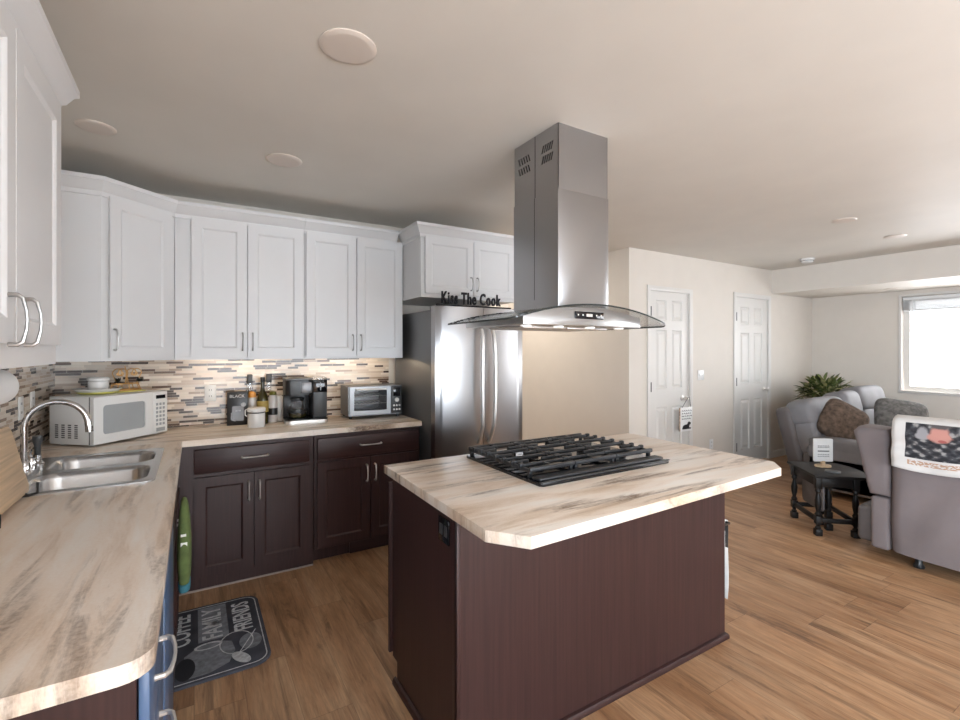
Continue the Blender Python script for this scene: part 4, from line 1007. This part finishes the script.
b = B(); prism(b, tp, TH+.0005, TH+.022, bev=.006); obj('tabletop', b, M['blackwood'], t)
b = B(); prism(b, rrect(.03, .17, LX-.03, TH-.078, .03), -.062, -.048, lambda u, v, n: (u, n, v), bev=.003); obj('drop_leaf', b, M['sofaside'], t)
TT = TH+.0225
p = MW[t.name] @ Vector((.27, -.16, TT))
t = thing('card_stand', 'white printed card in a pale wooden foot on the black side table', 'card', p, R(-36))
b = B(); prism(b, rrect(-.06, -.035, .06, .035, .03), 0, .018, bev=.005); box(b, (-.014, -.012, .018), (.014, .012, .05), .004); obj('wooden_foot', b, M['maple'], t)
b = B(); prism(b, rrect(-.075, .045, .075, .235, .006, 2), -.008, .008, XZ, bev=.002); o = obj('card', b, M['whitep'], t)
b = B(); box(b, (-.045, -.0094, .128), (.045, -.0081, .136)); 
for z in (.085, .10, .16, .172):
    for k in range(5): tube(b, [(-.045+k*.019, -.0086, z), (-.038+k*.019, -.0086, z+.006), (-.031+k*.019, -.0086, z)], .0018, 5)
obj('print', b, M['dkgrey'], o)
p = MW['gate_leg_table'] @ Vector((.10, -.15, TT))
t = thing('coaster', 'dark square coaster lying on the black side table', 'coaster', p, R(20))
b = B(); prism(b, rrect(-.05, -.05, .05, .05, .012), 0, .008, bev=.002); obj('slab', b, M['dkgrey'], t)

# recliner seen from behind
t = thing('recliner', 'mauve-grey recliner seen from behind with a printed throw over its back', 'recliner', (4.3, 1.05, 0), R(1.5))
def lean(q, k=-.10): return Vector((q.x+k*max(0, q.z-.30), q.y, q.z))
b = B(); box(b, (-.20, -.46, .09), (.55, .46, .34), .03, 3); obj('seat_base', b, M['sofaside'], t)
# main back, cloth skirt falling to the floor
b = B()
rows = []
for i in range(25):
    v = i/24; z = .085+.90*v; row = []
    for j in range(17):
        u = j/16; y = -.30+.56*u
        e = min(u, 1-u); rd = .05*max(0, 1-e/.10)**2
        x = -.26+.12*(v-.1)*.12+rd+.012*math.sin(u*9+v*5)*(1-v)**2+.010*math.sin((u*1.3+v)*11)*max(0, .75-v)
        if v > .93: x += .07*((v-.93)/.07)**2
        row.append(b.verts.new((x, y, z)))
    rows.append(row)
for A, Q in zip(rows, rows[1:]):
    for j in range(16): b.faces.new((A[j], A[j+1], Q[j+1], Q[j]))
ex = bmesh.ops.extrude_face_region(b, geom=b.faces[:]); vs = [v for v in ex['geom'] if isinstance(v, bmesh.types.BMVert)]
for v in vs: v.co.x += .16
obj('back', b, M['taupe'], t, ang=60)
for s in (1, -1):
    b = B(); ya, yb_ = (.265, .475) if s > 0 else (-.475, -.305)
    prism(b, [(ya, .44), (ya, .865), (ya+.02, .90), (yb_-.03, .905), (yb_, .87), (yb_-.095, .44)] if s > 0 else [(ya, .44), (ya, .87), (ya+.03, .905), (yb_-.02, .90), (yb_, .865), (yb_, .44)], -.235, .02, YZ, bev=.035, seg=4); obj('wing', b, M['taupe'], t, ang=50)
    b = B(); box(b, (-.232, ya, .07), (.02, yb_-.105, .432), .022, 3) if s > 0 else box(b, (-.232, ya+.035, .07), (.02, yb_, .432), .022, 3); obj('side_panel', b, M['taupe'], t)
    b = B(); box(b, (.021, s*.285, .10), (.60, s*.36, .56), .035, 3); obj('armrest', b, M['taupe'], t)
b = B(); sq(b, (.25, 0, .40), (.30, .28, .10), .4, .3); obj('seat_cushion', b, M['taupe'], t)
for x in (-.16, .42):
    for y in (-.33, .13 if x < 0 else .33):
        b = B(); lathe(b, [(0, 0), (.03, 0), (.032, .01), (.02, .03), (.02, .09)], (x, y, 0), 16); obj('foot', b, M['black'], t)
# printed throw draped over the back
m, g, bs = new('printed_throw')
uv = g.n('ShaderNodeUVMap'); s = g.n('ShaderNodeSeparateXYZ', Vector=uv.outputs[0]); U, V = s.outputs[0], s.outputs[1]
nn = g.n('ShaderNodeTexNoise', Vector=uv.outputs[0]); nn.inputs['Scale'].default_value = 13; nn.inputs['Detail'].default_value = 4
def band(x, a, b_): return g.math('MULTIPLY', g.math('GREATER_THAN', x, a), g.math('LESS_THAN', x, b_))
def blob(cu, cv, ru, rv):
    du = g.math('DIVIDE', g.math('SUBTRACT', U, cu), ru); dv = g.math('DIVIDE', g.math('SUBTRACT', V, cv), rv)
    return g.ramp(g.math('ADD', g.math('ADD', g.math('MULTIPLY', du, du), g.math('MULTIPLY', dv, dv)), g.math('MULTIPLY_ADD', nn.outputs[0], 1.2, -.6)), [(.55, (1, 1, 1)), (1, (0, 0, 0))])
pic = g.math('MULTIPLY', band(U, .12, .90), band(V, .24, .80))
wv = g.math('SINE', g.math('MULTIPLY', U, 52)); wv2 = g.math('SINE', g.math('MULTIPLY', V, 46))
pl = g.math('MULTIPLY_ADD', g.math('MULTIPLY', wv, wv2), .16, nn.outputs[0])
dark = g.ramp(pl, [(.40, (.018, .018, .022)), (.58, (.06, .06, .068)), (.72, (.30, .29, .28))])
c = g.mix(pic, (.64, .62, .60), dark)
c = g.mix(blob(.27, .68, .07, .10), c, (.30, .29, .30)); c = g.mix(blob(.41, .68, .11, .13), c, (.50, .24, .20)); c = g.mix(g.math('MULTIPLY', blob(.41, .81, .13, .05), pic), c, (.09, .08, .08)); c = g.mix(g.math('MULTIPLY', blob(.43, .60, .04, .03), pic), c, (.35, .10, .09))
n3 = g.n('ShaderNodeTexNoise', Vector=uv.outputs[0]); n3.inputs['Scale'].default_value = 38
tb = g.math('MULTIPLY', g.math('MULTIPLY', band(U, .14, .88), band(V, .11, .20)), g.math('GREATER_THAN', n3.outputs[0], .47))
c = g.mix(tb, c, (.46, .29, .20)); g.l.new(c, bs.inputs['Base Color']); bs.inputs['Roughness'].default_value = .9
b = B(); uvl = b.loops.layers.uv.new('UVMap'); rows = []
prof = []
for k in range(15): prof.append((-.297+.006*math.sin(k*.9)+.012*(k/14), .675+.245*k/14))
for k in range(1, 9):
    a = PI*k/8; prof.append((-.182-.103*math.cos(a), .945+.062*math.sin(a)))
for k in range(1, 6): prof.append((-.066, .945-.03*k))
for i, (x, z) in enumerate(prof):
    row = []
    for j in range(25):
        u = j/24; y = .235-.58*u
        row.append((b.verts.new((x-.006*math.sin(u*14+i*.3)*max(0, 1-i/12), y, z-.016*math.sin(u*PI*1.5)*max(0, 1-i/10))), u, min(1, i/19)))
    rows.append(row)
for A, Q in zip(rows, rows[1:]):
    for j in range(24):
        q = (A[j], A[j+1], Q[j+1], Q[j]); f = b.faces.new([w[0] for w in q])
        for lp, w in zip(f.loops, q): lp[uvl].uv = (w[1], w[2])
b.transform(MW['recliner'])
o = obj('printed_throw', b, m, ang=80); md = o.modifiers.new('thick', 'SOLIDIFY'); md.thickness = .006; md.offset = 0
tag(o, 'white throw with a dark photo print draped over the recliner back', 'blanket'); base_at(o, (4.1, 1.05, .68))
